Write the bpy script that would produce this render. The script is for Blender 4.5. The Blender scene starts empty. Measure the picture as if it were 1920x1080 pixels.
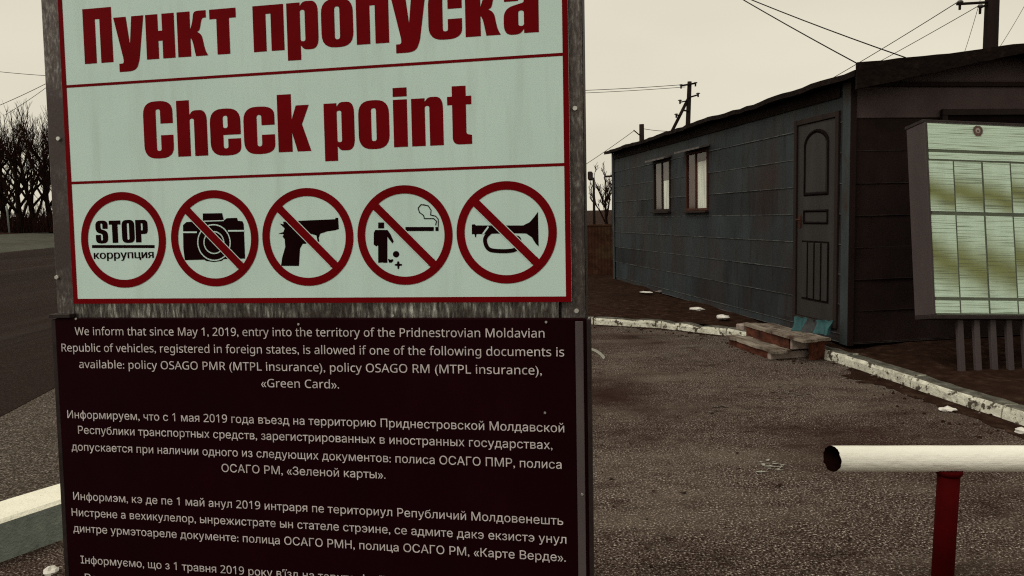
import bpy, math, random
from mathutils import Vector, Matrix, noise
from mathutils.geometry import tessellate_polygon, delaunay_2d_cdt

SC = bpy.context.scene
COL = SC.collection

# ------------------------------------------------------------------ camera
F_PX, EYE = 1400.0, 1.5
CAM_ROT = Matrix.Rotation(math.radians(90 - 5.79), 3, 'X') @ Matrix.Rotation(math.radians(-1.5), 3, 'Z')
cam_data = bpy.data.cameras.new('camera')
cam = bpy.data.objects.new('camera', cam_data)
COL.objects.link(cam)
cam.matrix_world = Matrix.Translation((0, 0, EYE)) @ CAM_ROT.to_4x4()
cam_data.sensor_width = 36.0
cam_data.lens = 36.0 * F_PX / 1920.0
cam_data.clip_start = 0.05
cam_data.clip_end = 6000
SC.camera = cam

# ------------------------------------------------------------------ sky, sun, exposure
SUN_EL, SUN_AZ = math.radians(48), math.radians(238)      # azimuth clockwise from +Y: behind and to the left
world = bpy.data.worlds.new('World')
SC.world = world
world.use_nodes = True
wn, wl = world.node_tree.nodes, world.node_tree.links
wn.clear()
w_out = wn.new('ShaderNodeOutputWorld')
w_bg = wn.new('ShaderNodeBackground')
w_sky = wn.new('ShaderNodeTexSky')
w_sky.sky_type = 'NISHITA'
w_sky.sun_disc = False
w_sky.sun_elevation = SUN_EL
w_sky.sun_rotation = SUN_AZ
w_sky.air_density = 1.0
w_sky.dust_density = 4.0
w_bw = wn.new('ShaderNodeHueSaturation')
w_bw.inputs['Saturation'].default_value = 0.1
w_mix = wn.new('ShaderNodeMixRGB')                         # the overcast layer veils most of the clear sky
w_mix.inputs[0].default_value = 0.93
w_tc = wn.new('ShaderNodeTexCoord')
w_map = wn.new('ShaderNodeMapping')
w_map.inputs['Scale'].default_value = (1.2, 1.2, 3.5)
w_noise = wn.new('ShaderNodeTexNoise')
w_noise.inputs['Scale'].default_value = 1.6
w_noise.inputs['Detail'].default_value = 3
w_ramp = wn.new('ShaderNodeValToRGB')
w_ramp.color_ramp.elements[0].position = 0.3
w_ramp.color_ramp.elements[0].color = (7.2, 6.65, 5.3, 1)
w_ramp.color_ramp.elements[1].position = 0.75
w_ramp.color_ramp.elements[1].color = (8.6, 8.05, 6.5, 1)
wl.new(w_tc.outputs['Generated'], w_map.inputs[0])
wl.new(w_map.outputs[0], w_noise.inputs['Vector'])
wl.new(w_noise.outputs['Fac'], w_ramp.inputs[0])
wl.new(w_sky.outputs[0], w_bw.inputs['Color'])
wl.new(w_bw.outputs[0], w_mix.inputs[1])
wl.new(w_ramp.outputs[0], w_mix.inputs[2])
wl.new(w_mix.outputs[0], w_bg.inputs['Color'])
w_bg.inputs['Strength'].default_value = 0.1
wl.new(w_bg.outputs[0], w_out.inputs['Surface'])

sun_data = bpy.data.lights.new('sun', 'SUN')
sun_data.energy = 1.1
sun_data.angle = math.radians(25)
sun_data.color = (1.0, 0.95, 0.86)
sun = bpy.data.objects.new('sun', sun_data)
COL.objects.link(sun)
to_sun = Vector((math.sin(SUN_AZ) * math.cos(SUN_EL), math.cos(SUN_AZ) * math.cos(SUN_EL), math.sin(SUN_EL)))
sun.rotation_euler = to_sun.to_track_quat('Z', 'Y').to_euler()

SC.view_settings.view_transform = 'Standard'
SC.view_settings.look = 'None'
SC.view_settings.gamma = 1
SC.view_settings.exposure = 0
SC.render.engine = 'CYCLES'
SC.cycles.filter_width = 1.15
SC.cycles.use_denoising = False              # the fine grit of the ground survives better without it

# ------------------------------------------------------------------ helpers
def ray(x, y):
    return CAM_ROT @ Vector(((x - 960) / F_PX, -(y - 540) / F_PX, -1.0))

def at_z(x, y, z=0.0):
    d = ray(x, y)
    return Vector((0, 0, EYE)) + d * ((z - EYE) / d.z)

def at_depth(x, y, depth):
    d = ray(x, y)
    return Vector((0, 0, EYE)) + d * (depth / d.y)

def srgb(r, g, b):
    def f(c):
        c /= 255.0
        return c / 12.92 if c <= 0.04045 else ((c + 0.055) / 1.055) ** 2.4
    return (f(r), f(g), f(b))

MATS = {}
def mat(name, stops, scale=8.0, detail=4.0, rough=0.8, metal=0.0, bump=0.0, bump_scale=None, stretch=(1, 1, 1),
        spec=0.3, blotch=None, coords='Object', distort=0.0, rough_n=0.6):
    """Principled material whose colour is a noise ramp; blotch = (scale, colour, low, high) lays worn patches over it."""
    if name in MATS:
        return MATS[name]
    m = bpy.data.materials.new(name)
    m.use_nodes = True
    nt = m.node_tree
    N, L = nt.nodes, nt.links
    b = N['Principled BSDF']
    tc = N.new('ShaderNodeTexCoord')
    mp = N.new('ShaderNodeMapping')
    mp.inputs['Scale'].default_value = stretch
    L.new(tc.outputs[coords], mp.inputs[0])
    n = N.new('ShaderNodeTexNoise')
    n.inputs['Scale'].default_value = scale
    n.inputs['Detail'].default_value = detail
    n.inputs['Roughness'].default_value = rough_n
    n.inputs['Distortion'].default_value = distort
    L.new(mp.outputs[0], n.inputs['Vector'])
    r = N.new('ShaderNodeValToRGB')
    while len(r.color_ramp.elements) < len(stops):
        r.color_ramp.elements.new(0.5)
    for e, (p, c) in zip(r.color_ramp.elements, stops):
        e.position = p
        e.color = (*c, 1)
    L.new(n.outputs['Fac'], r.inputs[0])
    out = r.outputs[0]
    for bl in (blotch or []):
        bs, bc, lo, hi = bl[:4]
        mp2 = N.new('ShaderNodeMapping')
        mp2.inputs['Scale'].default_value = bl[4] if len(bl) > 4 else (1, 1, 1)
        mp2.inputs['Location'].default_value = (3.1, 7.7, 1.9)
        L.new(tc.outputs[coords], mp2.inputs[0])
        n2 = N.new('ShaderNodeTexNoise')
        n2.inputs['Scale'].default_value = bs
        n2.inputs['Detail'].default_value = 5
        n2.inputs['Roughness'].default_value = 0.65
        L.new(mp2.outputs[0], n2.inputs['Vector'])
        r2 = N.new('ShaderNodeMapRange')
        r2.inputs[1].default_value = lo
        r2.inputs[2].default_value = hi
        L.new(n2.outputs['Fac'], r2.inputs[0])
        mx = N.new('ShaderNodeMixRGB')
        L.new(r2.outputs[0], mx.inputs[0])
        L.new(out, mx.inputs[1])
        mx.inputs[2].default_value = (*bc, 1)
        out = mx.outputs[0]
    L.new(out, b.inputs['Base Color'])
    b.inputs['Roughness'].default_value = rough
    b.inputs['Metallic'].default_value = metal
    b.inputs['Specular IOR Level'].default_value = spec
    if bump:
        nb = N.new('ShaderNodeTexNoise')
        nb.inputs['Scale'].default_value = bump_scale or scale
        nb.inputs['Detail'].default_value = 5
        L.new(mp.outputs[0], nb.inputs['Vector'])
        bp = N.new('ShaderNodeBump')
        bp.inputs['Strength'].default_value = min(1.0, bump)
        bp.inputs['Distance'].default_value = 0.02
        L.new(nb.outputs['Fac'], bp.inputs['Height'])
        L.new(bp.outputs[0], b.inputs['Normal'])
    MATS[name] = m
    return m

class MB:
    """Collects faces (each with a material slot) and links them as one mesh object."""
    def __init__(self):
        self.v, self.f, self.mi, self.smooth = [], [], [], []
    def face(self, pts, m=0, smooth=False):
        i = len(self.v)
        self.v += [tuple(p) for p in pts]
        self.f.append(tuple(range(i, i + len(pts))))
        self.mi.append(m)
        self.smooth.append(smooth)
    def box(self, lo, hi, m=0, bev=0.0):
        (x0, y0, z0), (x1, y1, z1) = lo, hi
        if x0 > x1: x0, x1 = x1, x0
        if y0 > y1: y0, y1 = y1, y0
        if z0 > z1: z0, z1 = z1, z0
        b = min(bev, (x1 - x0) * .45, (y1 - y0) * .45, (z1 - z0) * .45)
        if b <= 0:
            c = [(x0, y0, z0), (x1, y0, z0), (x1, y1, z0), (x0, y1, z0), (x0, y0, z1), (x1, y0, z1), (x1, y1, z1), (x0, y1, z1)]
            self.hexa(c, m)
            return
        def ring(z, k):
            return [(x0 + k, y0 + b, z), (x0 + b, y0 + k, z), (x1 - b, y0 + k, z), (x1 - k, y0 + b, z),
                    (x1 - k, y1 - b, z), (x1 - b, y1 - k, z), (x0 + b, y1 - k, z), (x0 + k, y1 - b, z)]
        rs = [[(x0 + b, y0 + b, z0), (x0 + b, y0 + b, z0), (x1 - b, y0 + b, z0), (x1 - b, y0 + b, z0),
               (x1 - b, y1 - b, z0), (x1 - b, y1 - b, z0), (x0 + b, y1 - b, z0), (x0 + b, y1 - b, z0)],
              ring(z0 + b, 0), ring(z1 - b, 0)]
        rs.append([(p[0], p[1], z1) for p in rs[0]])
        for a, c in zip(rs, rs[1:]):
            for k in range(8):
                j = (k + 1) % 8
                self.face([a[k], a[j], c[j], c[k]], m)
        self.face([rs[0][7], rs[0][5], rs[0][3], rs[0][1]], m)
        self.face([rs[3][1], rs[3][3], rs[3][5], rs[3][7]], m)
    def hexa(self, c, m=0):
        for q in ((3, 2, 1, 0), (4, 5, 6, 7), (0, 1, 5, 4), (1, 2, 6, 5), (2, 3, 7, 6), (3, 0, 4, 7)):
            self.face([c[k] for k in q], m)
    def tube(self, pts, radii, n=8, m=0, cap=True, smooth=True):
        pts = [Vector(p) for p in pts]
        if not hasattr(radii, '__len__'):
            radii = [radii] * len(pts)
        rings, prev = [], None
        for i, p in enumerate(pts):
            t = (pts[min(i + 1, len(pts) - 1)] - pts[max(i - 1, 0)])
            t = t.normalized() if t.length > 1e-9 else Vector((0, 0, 1))
            if prev is None:
                a = t.cross(Vector((0, 0, 1)))
                if a.length < 1e-3:
                    a = t.cross(Vector((1, 0, 0)))
            else:
                a = prev - t * prev.dot(t)
            a.normalize()
            prev = a
            bb = t.cross(a)
            rings.append([p + (a * math.cos(2 * math.pi * k / n) + bb * math.sin(2 * math.pi * k / n)) * radii[i] for k in range(n)])
        i0 = len(self.v)
        for r in rings:
            self.v += [tuple(q) for q in r]
        for i in range(len(rings) - 1):
            for k in range(n):
                j = (k + 1) % n
                self.f.append((i0 + i * n + k, i0 + i * n + j, i0 + (i + 1) * n + j, i0 + (i + 1) * n + k))
                self.mi.append(m)
                self.smooth.append(smooth)
        if cap:
            self.f.append(tuple(i0 + k for k in reversed(range(n))))
            self.f.append(tuple(i0 + (len(rings) - 1) * n + k for k in range(n)))
            self.mi += [m, m]
            self.smooth += [False, False]
    def poly(self, loops, to3d, m=0):
        """fills a flat outline (first loop) with holes (the rest)"""
        flat = [p for lp in loops for p in lp]
        i0 = len(self.v)
        self.v += [tuple(to3d(p)) for p in flat]
        for t in tessellate_polygon([[Vector((p[0], p[1], 0)) for p in lp] for lp in loops]):
            self.f.append(tuple(i0 + k for k in t))
            self.mi.append(m)
            self.smooth.append(False)
    def build(self, name, mats, parent=None, weld=False):
        me = bpy.data.meshes.new(name)
        me.from_pydata(self.v, [], self.f)
        for mm in (mats if isinstance(mats, (list, tuple)) else [mats]):
            me.materials.append(mm)
        me.polygons.foreach_set('material_index', self.mi)
        me.polygons.foreach_set('use_smooth', self.smooth)
        me.update()
        o = bpy.data.objects.new(name, me)
        COL.objects.link(o)
        if parent:
            o.parent = parent
        return o

def tag(o, label, cat, group=None):
    o['label'] = label
    o['category'] = cat
    if group:
        o['group'] = group
    return o

def structure(o, kind='structure'):
    o['kind'] = kind
    return o

def empty(name, mw):
    o = bpy.data.objects.new(name, None)
    o.empty_display_size = 0.2
    COL.objects.link(o)
    o.matrix_world = mw
    return o

# ------------------------------------------------------------------ materials
M_GROUND = mat('dirt', [(.3, (.012, .006, .004)), (.55, (.032, .016, .011)), (.8, (.075, .05, .036))], 9, 8, .95, bump=.8, bump_scale=22,
               spec=.02, blotch=[(1.1, (.02, .010, .007), .45, .7)])
M_LOT = mat('worn_asphalt', [(.36, (.008, .0038, .0032)), (.45, (.045, .028, .0235)), (.53, (.098, .072, .061)), (.60, (.19, .152, .133)), (.67, (.64, .57, .51))],
            90, 2.5, .92, bump=.7, bump_scale=85, spec=.02, rough_n=.75,
            blotch=[(14, (.030, .017, .013), .50, .78), (1.1, (.20, .165, .135), .47, .95, (.6, 1.5, 1)), (.42, (.030, .0145, .011), .47, .72, (1, 1.6, 1)), (2.4, (.020, .0095, .0075), .54, .80, (.7, 1.6, 1)), (6, (.014, .006, .005), .64, .78, (.6, 1.5, 1))])
M_ROAD = mat('dark_tarmac', [(.3, (.012, .007, .006)), (.5, (.022, .014, .0125)), (.75, (.045, .032, .028))], 60, 6, .9, bump=.4, bump_scale=70, spec=.02,
             blotch=[(.9, (.036, .027, .025), .52, .75, (1.6, .07, 1)), (.5, (.009, .005, .005), .52, .75, (1.8, .05, 1))])
M_SHOULDER = mat('gravel', [(.34, (.018, .012, .010)), (.46, (.058, .045, .037)), (.56, (.105, .086, .074)), (.70, (.42, .37, .32))], 85, 5, .95, bump=.9, bump_scale=60, spec=.02,
                 blotch=[(1.2, (.05, .037, .026), .5, .75)])
M_VERGE = mat('frosty_grass', [(.3, (.045, .046, .036)), (.55, (.082, .084, .068)), (.8, (.12, .12, .1))], 1.5, 8, .95, spec=.02,
              blotch=[(.25, (.05, .045, .036), .5, .75, (1, .2, 1))])
M_BARK = mat('dark_bark', [(.35, (.006, .0025, .002)), (.7, (.02, .011, .008))], 4, 4, .95, spec=.05)
M_TWIG = mat('twig_bark', [(.35, (.012, .0045, .0035)), (.7, (.036, .016, .012))], 2, 4, .95, spec=.05)
M_WHITE = mat('chipped_whitewash', [(.3, (.42, .41, .34)), (.6, (.66, .65, .55)), (.8, (.8, .79, .7))], 14, 5, .85, bump=.5, bump_scale=40, spec=.2,
              blotch=[(11, (.07, .055, .042), .55, .60), (38, (.09, .07, .055), .60, .66), (3, (.25, .23, .19), .58, .7)])
M_KERBTOP = mat('worn_kerb_top', [(.3, (.04, .037, .030)), (.55, (.105, .10, .084)), (.8, (.24, .23, .195))], 12, 6, .9, bump=.6, bump_scale=50, spec=.15,
                blotch=[(6, (.06, .048, .037), .55, .68)])
M_KERBWHITE = mat('whitewashed_kerb_top', [(.3, (.82, .80, .68)), (.7, (.92, .90, .78))], 10, 5, .85, bump=.4, bump_scale=60, spec=.2,
                  blotch=[(30, (.2, .17, .13), .66, .72)])
M_CONCRETE = mat('bare_concrete', [(.3, (.16, .185, .17)), (.7, (.26, .29, .265))], 20, 6, .9, bump=.4, bump_scale=80, spec=.15)
M_CLAD_SIDE = mat('blue_grey_cladding', [(.3, (.015, .0185, .021)), (.55, (.024, .029, .033)), (.8, (.035, .042, .047))], 1.6, 6, .7, bump=.15, bump_scale=30, spec=.2,
                  stretch=(1, 1, .35), blotch=[(1.5, (.024, .013, .011), .46, .72, (1, 1, .35)), (5, (.011, .008, .008), .54, .76, (1, 2.2, .3)), (22, (.045, .025, .018), .66, .76)])
BL = [(1.5, (.024, .013, .011), .48, .76, (1, 1, .35)), (5, (.011, .008, .008), .54, .78, (1, 2.2, .3)), (22, (.045, .025, .018), .66, .76)]
M_CLAD_BLUE = mat('faded_blue_cladding', [(.3, (.016, .021, .025)), (.55, (.027, .0345, .040)), (.8, (.041, .050, .057))], 2.2, 6, .7, bump=.2, bump_scale=26, spec=.15, stretch=(1, 1, .35), blotch=BL)
M_CLAD_BROWN = mat('stained_cladding', [(.3, (.015, .0165, .0185)), (.55, (.0235, .0265, .0295)), (.8, (.035, .039, .043))], 2.0, 6, .75, bump=.2, bump_scale=26, spec=.1, stretch=(1, 1, .35), blotch=BL)
M_CLAD_EDGE = mat('board_edge_highlight', [(.36, (.030, .030, .031)), (.5, (.075, .078, .08)), (.7, (.14, .14, .135))], 7, 5, .7, spec=.15)  # painted highlight where the lower board edges catch the light
M_FRONT_EDGE = mat('brown_edge_highlight', [(.36, (.018, .011, .010)), (.6, (.038, .027, .026)), (.8, (.08, .065, .06))], 4, 5, .8, spec=.1)  # the same painted edge highlight for the front boards
M_CLAD_FRONT = mat('dark_brown_cladding', [(.3, (.013, .0062, .0056)), (.55, (.020, .0105, .0098)), (.8, (.031, .019, .0185))], 1.8, 6, .8, bump=.15, bump_scale=30, spec=.12,
                   stretch=(1, 1, .4), blotch=[(2.2, (.009, .0035, .003), .5, .75)])
M_GABLE = mat('plum_grey_gable', [(.3, (.066, .046, .047)), (.7, (.105, .078, .080))], 2, 5, .8, spec=.1)
M_ROOF = mat('tarred_roofing', [(.3, (.004, .0018, .0014)), (.6, (.0105, .0055, .0043)), (.8, (.024, .014, .011))], 9, 6, .9, bump=.8, bump_scale=24, spec=.1)
M_TRIM = mat('teal_grey_trim', [(.3, (.024, .030, .033)), (.7, (.043, .053, .058))], 6, 5, .7, spec=.2, stretch=(1, 1, .3),
             blotch=[(5, (.03, .018, .014), .5, .7, (1, 1, .4))])
M_DOOR = mat('brown_grey_door', [(.3, (.017, .014, .0135)), (.7, (.030, .026, .0255))], 5, 6, .65, spec=.25, stretch=(1, 1, .15))
M_DOORFRAME = mat('dark_door_frame', [(.3, (.010, .005, .004)), (.7, (.022, .012, .010))], 6, 5, .75, spec=.2, stretch=(1, 1, .2))
M_GROOVE = mat('door_groove', [(.3, (.004, .002, .002)), (.7, (.009, .005, .005))], 8, 3, .9, spec=.05)
M_RUSTWOOD = mat('red_brown_board', [(.3, (.028, .009, .006)), (.7, (.075, .024, .015))], 6, 6, .8, spec=.2, stretch=(1, 1, .2))
M_STEPRISER = mat('rusty_timber', [(.3, (.035, .010, .006)), (.6, (.11, .033, .018)), (.85, (.19, .07, .04))], 9, 6, .85, spec=.15, stretch=(1, .5, 1.5),
                  blotch=[(7, (.014, .006, .005), .5, .68)])
M_STEPTREAD = mat('weathered_plank', [(.3, (.08, .062, .05)), (.55, (.22, .185, .15)), (.8, (.42, .37, .31))], 7, 6, .85, bump=.5, bump_scale=30, spec=.15, stretch=(3, .4, 1),
                  blotch=[(4, (.06, .033, .025), .5, .66)])
M_CURTAIN = mat('white_curtain', [(.3, (.50, .52, .46)), (.7, (.82, .84, .75))], 7, 3, .9, spec=.1, stretch=(1, 3, .2))
M_PINKCURTAIN = mat('dusty_curtain', [(.3, (.06, .043, .04)), (.7, (.14, .11, .10))], 6, 4, .9, spec=.1, stretch=(1, 2, .3))
M_TEAL = mat('teal_cloth', [(.3, (.010, .045, .050)), (.7, (.026, .088, .096))], 9, 4, .7, spec=.3)
M_GREYCLOTH = mat('grey_cloth', [(.3, (.016, .018, .020)), (.7, (.055, .055, .058))], 12, 4, .8, spec=.2)
M_GALV = mat('galvanised_steel', [(.34, (.055, .044, .042)), (.52, (.10, .085, .080)), (.70, (.24, .235, .225))], 110, 4, .5, metal=.6, bump=.08, bump_scale=160, spec=.5,
             stretch=(1.4, 1, .5), blotch=[(4, (.055, .040, .039), .42, .60)])
M_GALVSTREAK = mat('galvanised_rail', [(.36, (.05, .044, .04)), (.5, (.15, .14, .13)), (.62, (.40, .40, .37)), (.72, (.75, .75, .7))], 130, 4, .34, metal=.8, bump=.25, bump_scale=150, spec=.5,
                   stretch=(1, 1, .16), blotch=[(3.2, (.06, .048, .044), .46, .62)])
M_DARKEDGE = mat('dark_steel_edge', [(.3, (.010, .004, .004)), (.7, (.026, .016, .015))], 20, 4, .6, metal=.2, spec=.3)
M_PLATE = mat('white_sign_vinyl', [(.3, (.53, .70, .66)), (.7, (.59, .765, .725))], 3, 4, .5, spec=.2, blotch=[(150, (.60, .68, .62), .55, .75), (3, (.47, .60, .55), .50, .85, (5, 1, .5)), (60, (.25, .26, .24), .74, .77)])
M_RED = mat('dark_red_vinyl', [(.3, (.125, .0006, .002)), (.7, (.165, .001, .0035))], 6, 4, .7, spec=.04)
M_INK = mat('black_vinyl', [(.3, (.006, .0008, .0012)), (.7, (.010, .0016, .0024))], 10, 3, .8, spec=.02)
M_NOTICE = mat('maroon_black_panel', [(.3, (.008, .0003, .0016)), (.7, (.0115, .0006, .0026))], 5, 6, .7, spec=.03, blotch=[(90, (.018, .004, .006), .66, .75), (3, (.014, .002, .004), .50, .8, (1, 1, .5)), (45, (.07, .05, .05), .755, .775)])
M_NOTICETEXT = mat('pale_lettering', [(.35, (.40, .36, .36)), (.65, (.66, .61, .61))], 45, 3, .7, spec=.2)
M_EDGE = mat('brown_grey_moulding', [(.3, (.055, .042, .045)), (.7, (.105, .085, .088))], 7, 5, .5, metal=.15, spec=.3, stretch=(1, 1, .2))
M_SCREW = mat('screw_steel', [(.3, (.35, .34, .32)), (.7, (.6, .6, .56))], 30, 2, .35, metal=.8)
M_PIPE = mat('white_pipe_paint', [(.3, (.87, .855, .77)), (.7, (.94, .93, .85))], 9, 5, .45, bump=.25, bump_scale=40, spec=.3, stretch=(.5, 1, 1),
             blotch=[(34, (.28, .25, .2), .70, .74), (4, (.88, .86, .78), .5, .7)])
M_PIPEIN = mat('rusty_pipe_inside', [(.3, (.004, .001, .001)), (.7, (.014, .005, .004))], 18, 4, .95, spec=0)
M_POSTRED = mat('dark_red_post_paint', [(.3, (.040, .0004, .0008)), (.7, (.060, .0008, .0014))], 8, 5, .75, spec=.04, blotch=[(30, (.015, .002, .002), .66, .72)])
M_BOARDFRAME = mat('plum_grey_frame', [(.3, (.042, .030, .031)), (.7, (.062, .046, .048))], 4, 5, .6, spec=.25, stretch=(1, 1, .3))
M_SHEETBACK = mat('green_felt_back', [(.3, (.045, .06, .032)), (.7, (.085, .105, .06))], 6, 4, .9, spec=.1)
M_WIRE = mat('black_cable', [(.3, (.012, .010, .008)), (.7, (.024, .021, .017))], 2, 2, .8, spec=.1)
M_POLE = mat('dark_pole', [(.3, (.010, .006, .005)), (.7, (.022, .014, .012))], 3, 4, .9, spec=.1, stretch=(1, 1, .2))
M_FENCE = mat('rusty_fence', [(.3, (.030, .011, .007)), (.55, (.062, .026, .015)), (.8, (.105, .055, .03))], 5, 6, .9, spec=.1,
              blotch=[(2.3, (.085, .06, .03), .55, .75), (3, (.018, .007, .005), .55, .7)])
M_LITTER = mat('white_litter', [(.3, (.55, .52, .48)), (.7, (.85, .82, .76))], 12, 3, .8, spec=.2)
M_PINKBRICK = mat('pale_block', [(.3, (.20, .15, .13)), (.7, (.36, .30, .27))], 12, 5, .9, spec=.1)
M_INSUL = mat('insulator_glaze', [(.3, (.03, .022, .02)), (.7, (.08, .07, .065))], 20, 2, .4, spec=.5)

M_HOOD = mat('window_hood_tin', [(.3, (.05, .04, .04)), (.7, (.13, .115, .11))], 9, 4, .6, spec=.2)
def glass_mat():
    m = bpy.data.materials.new('window_glass')
    m.use_nodes = True
    N, L = m.node_tree.nodes, m.node_tree.links
    N.clear()
    o = N.new('ShaderNodeOutputMaterial')
    mx = N.new('ShaderNodeMixShader')
    t = N.new('ShaderNodeBsdfTransparent')
    g = N.new('ShaderNodeBsdfGlossy')
    g.inputs['Roughness'].default_value = .08
    t.inputs['Color'].default_value = (.985, .99, .985, 1)
    lw = N.new('ShaderNodeLayerWeight')
    pw = N.new('ShaderNodeMath'); pw.operation = 'POWER'
    L.new(lw.outputs['Facing'], pw.inputs[0]); pw.inputs[1].default_value = 5.0
    fr = N.new('ShaderNodeMath'); fr.operation = 'MULTIPLY_ADD'
    L.new(pw.outputs[0], fr.inputs[0]); fr.inputs[1].default_value = .9; fr.inputs[2].default_value = .05
    L.new(fr.outputs[0], mx.inputs[0])
    L.new(t.outputs[0], mx.inputs[1])
    L.new(g.outputs[0], mx.inputs[2])
    L.new(mx.outputs[0], o.inputs[0])
    return m
M_GLASS = glass_mat()

# ------------------------------------------------------------------ the setting: ground, road, verge, lot, kerbs
def sheet(name, pts, z, m):
    b = MB()
    b.poly([[(p[0], p[1]) for p in pts]], lambda p: (p[0], p[1], z), 0)
    return structure(b.build(name, m))

sheet('ground', [(-3000, -600), (3000, -600), (3000, 4000), (-3000, 4000)], 0.0, M_GROUND)
RD = Vector((-.172, .985))                                  # the main road runs this way
RN = Vector((-.985, -.172))                                 # and this is away from the lot
def rp(along, off):
    p = RD * along + RN * off
    return (p.x, p.y)
sheet('road', [rp(-40, 3.0), rp(400, 3.0), rp(400, 20.7), rp(-40, 20.7)], .008, M_ROAD)
sheet('shoulder', [rp(-40, -.5), (-2.4, 3.1), (-.45, 6.3), (-1.8, 10.4), rp(60, -.5), rp(60, 3.0), rp(-40, 3.0)], .004, M_SHOULDER)

def berm():
    b = MB()
    rnd = random.Random(4)
    al = [-20 + 9 * i for i in range(48)]
    offs = [(20.7, .012), (24, .05), (28, .22), (33, .46), (37.0, .62)]
    g = [[Vector((*rp(a, o), z + (rnd.uniform(-.05, .05) if o > 21 else 0))) for a in al] for o, z in offs]
    for i in range(len(g) - 1):
        for j in range(len(al) - 1):
            b.face([g[i][j], g[i][j + 1], g[i + 1][j + 1], g[i + 1][j]], 0, True)
    structure(b.build('verge', M_VERGE))
    b = MB()
    offs = [(37.0, .62), (37.6, .72), (41, .78), (50, .8), (75, .9), (300, 1.2)]
    g = [[Vector((*rp(a, o), z + (rnd.uniform(-.06, .10) if o > 37.1 else 0))) for a in al] for o, z in offs]
    for i in range(len(g) - 1):
        for j in range(len(al) - 1):
            b.face([g[i][j], g[i][j + 1], g[i + 1][j + 1], g[i + 1][j]], 0, True)
    structure(b.build('bank', M_GROUND))
berm()

def catmull(pts, per=10):
    P = [Vector(p) for p in pts]
    P = [P[0] * 2 - P[1]] + P + [P[-1] * 2 - P[-2]]
    out = []
    for i in range(1, len(P) - 2):
        p0, p1, p2, p3 = P[i - 1:i + 3]
        for k in range(per):
            t = k / per
            out.append(.5 * ((2 * p1) + (p2 - p0) * t + (2 * p0 - 5 * p1 + 4 * p2 - p3) * t * t + (3 * p1 - p0 - 3 * p2 + p3) * t ** 3))
    out.append(P[-2])
    return out

KERB = catmull([(-1.95, 16.0), (-1.7, 11.2), (-.9, 10.1), (1.01, 9.66), (1.9, 9.15), (2.42, 8.6), (2.86, 7.6), (3.05, 6.83), (3.19, 5.87), (3.35, 4.76), (3.6, 3.2), (4.0, .5), (4.6, -4)], 12)
sheet('lot', [(-6.5, -4), (-2.4, 3.1), (-.45, 6.3), (-1.75, 10.9)] + [(p.x, p.y) for p in KERB[14:]], .012, M_LOT)

def resample(path, step):
    out, acc = [path[0].copy()], 0.0
    for a, b in zip(path, path[1:]):
        seg = (b - a).length
        d = 0.0
        while acc + (seg - d) >= step:
            d += step - acc
            out.append(a.lerp(b, d / seg))
            acc = 0.0
        acc += seg - d
    return out

def kerb(name, path, stone, width, height, mats, rnd, side=1, wob=.012):
    """a row of kerb stones: the faces seen from the lot in mats[0], the tops in mats[1]"""
    b = MB()
    cuts = resample(path, stone)
    sub = 7
    for a, c in zip(cuts, cuts[1:]):
        d = (c - a).normalized()
        nrm = Vector((-d.y, d.x)) * side
        j = rnd.uniform(-wob, wob)
        dz = rnd.uniform(-wob, wob) * .8
        rows = []
        for k in range(sub + 1):
            t = .008 + (1 - .016) * k / sub
            p = a.lerp(c, t) + nrm * j
            e = lambda s: rnd.uniform(-s, s)
            chip = rnd.random() < .18 and 0 < k < sub
            cz = height + dz - (rnd.uniform(.01, .03) if chip else 0) + e(.004)
            fx = nrm * (.022 + e(.006) + (.02 if chip else 0))
            rows.append([(*(p + nrm * e(.006)), .0), (*(p + nrm * (.006 + e(.006))), cz * .72), (*(p + fx), cz - .004),
                         (*(p + nrm * (.05 + e(.008))), cz + .004), (*(p + nrm * (width - .02)), cz + e(.005)), (*(p + nrm * width), 0.0)])
        for r0, r1 in zip(rows, rows[1:]):
            for q in range(5):
                b.face([r0[q], r1[q], r1[q + 1], r0[q + 1]] if side < 0 else [r1[q], r0[q], r0[q + 1], r1[q + 1]], 0 if q < 2 else 1)
        b.face(list(reversed(rows[0])), 0)
        b.face(rows[-1], 0)
    return structure(b.build(name, mats))

kerb('kerb', KERB, .92, .16, .105, [M_WHITE, M_KERBTOP], random.Random(5), side=1)
LK0, LK1 = at_z(0, 1060), at_z(110, 1019)
lkd = (LK1 - LK0).normalized()
LEFT_KERB = [Vector((LK0 - lkd * 6).to_2d()), Vector((LK0 + lkd * 3.55).to_2d())]
def left_kerb():
    b = MB()
    nrm = Vector((-lkd.y, lkd.x, 0))
    rnd = random.Random(8)
    n = 40
    L = 9.5
    rows = []
    for i in range(n + 1):
        p = (LK0 - lkd * 6) + lkd * (L * i / n)
        p.z = 0
        e = rnd.uniform(-.004, .004)
        rows.append([p, p + nrm * e + Vector((0, 0, .185)), p + nrm * .018 + Vector((0, 0, .2 + e)), p + nrm * .245 + Vector((0, 0, .202 - e)), p + nrm * .262 + Vector((0, 0, .18)), p + nrm * .265])
    for r0, r1 in zip(rows, rows[1:]):
        for q, m in enumerate((0, 1, 1, 1, 0)):
            b.face([r1[q], r0[q], r0[q + 1], r1[q + 1]], m)
    b.face(rows[-1], 0)
    structure(b.build('kerb', [M_CONCRETE, M_KERBWHITE]))
left_kerb()

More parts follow.
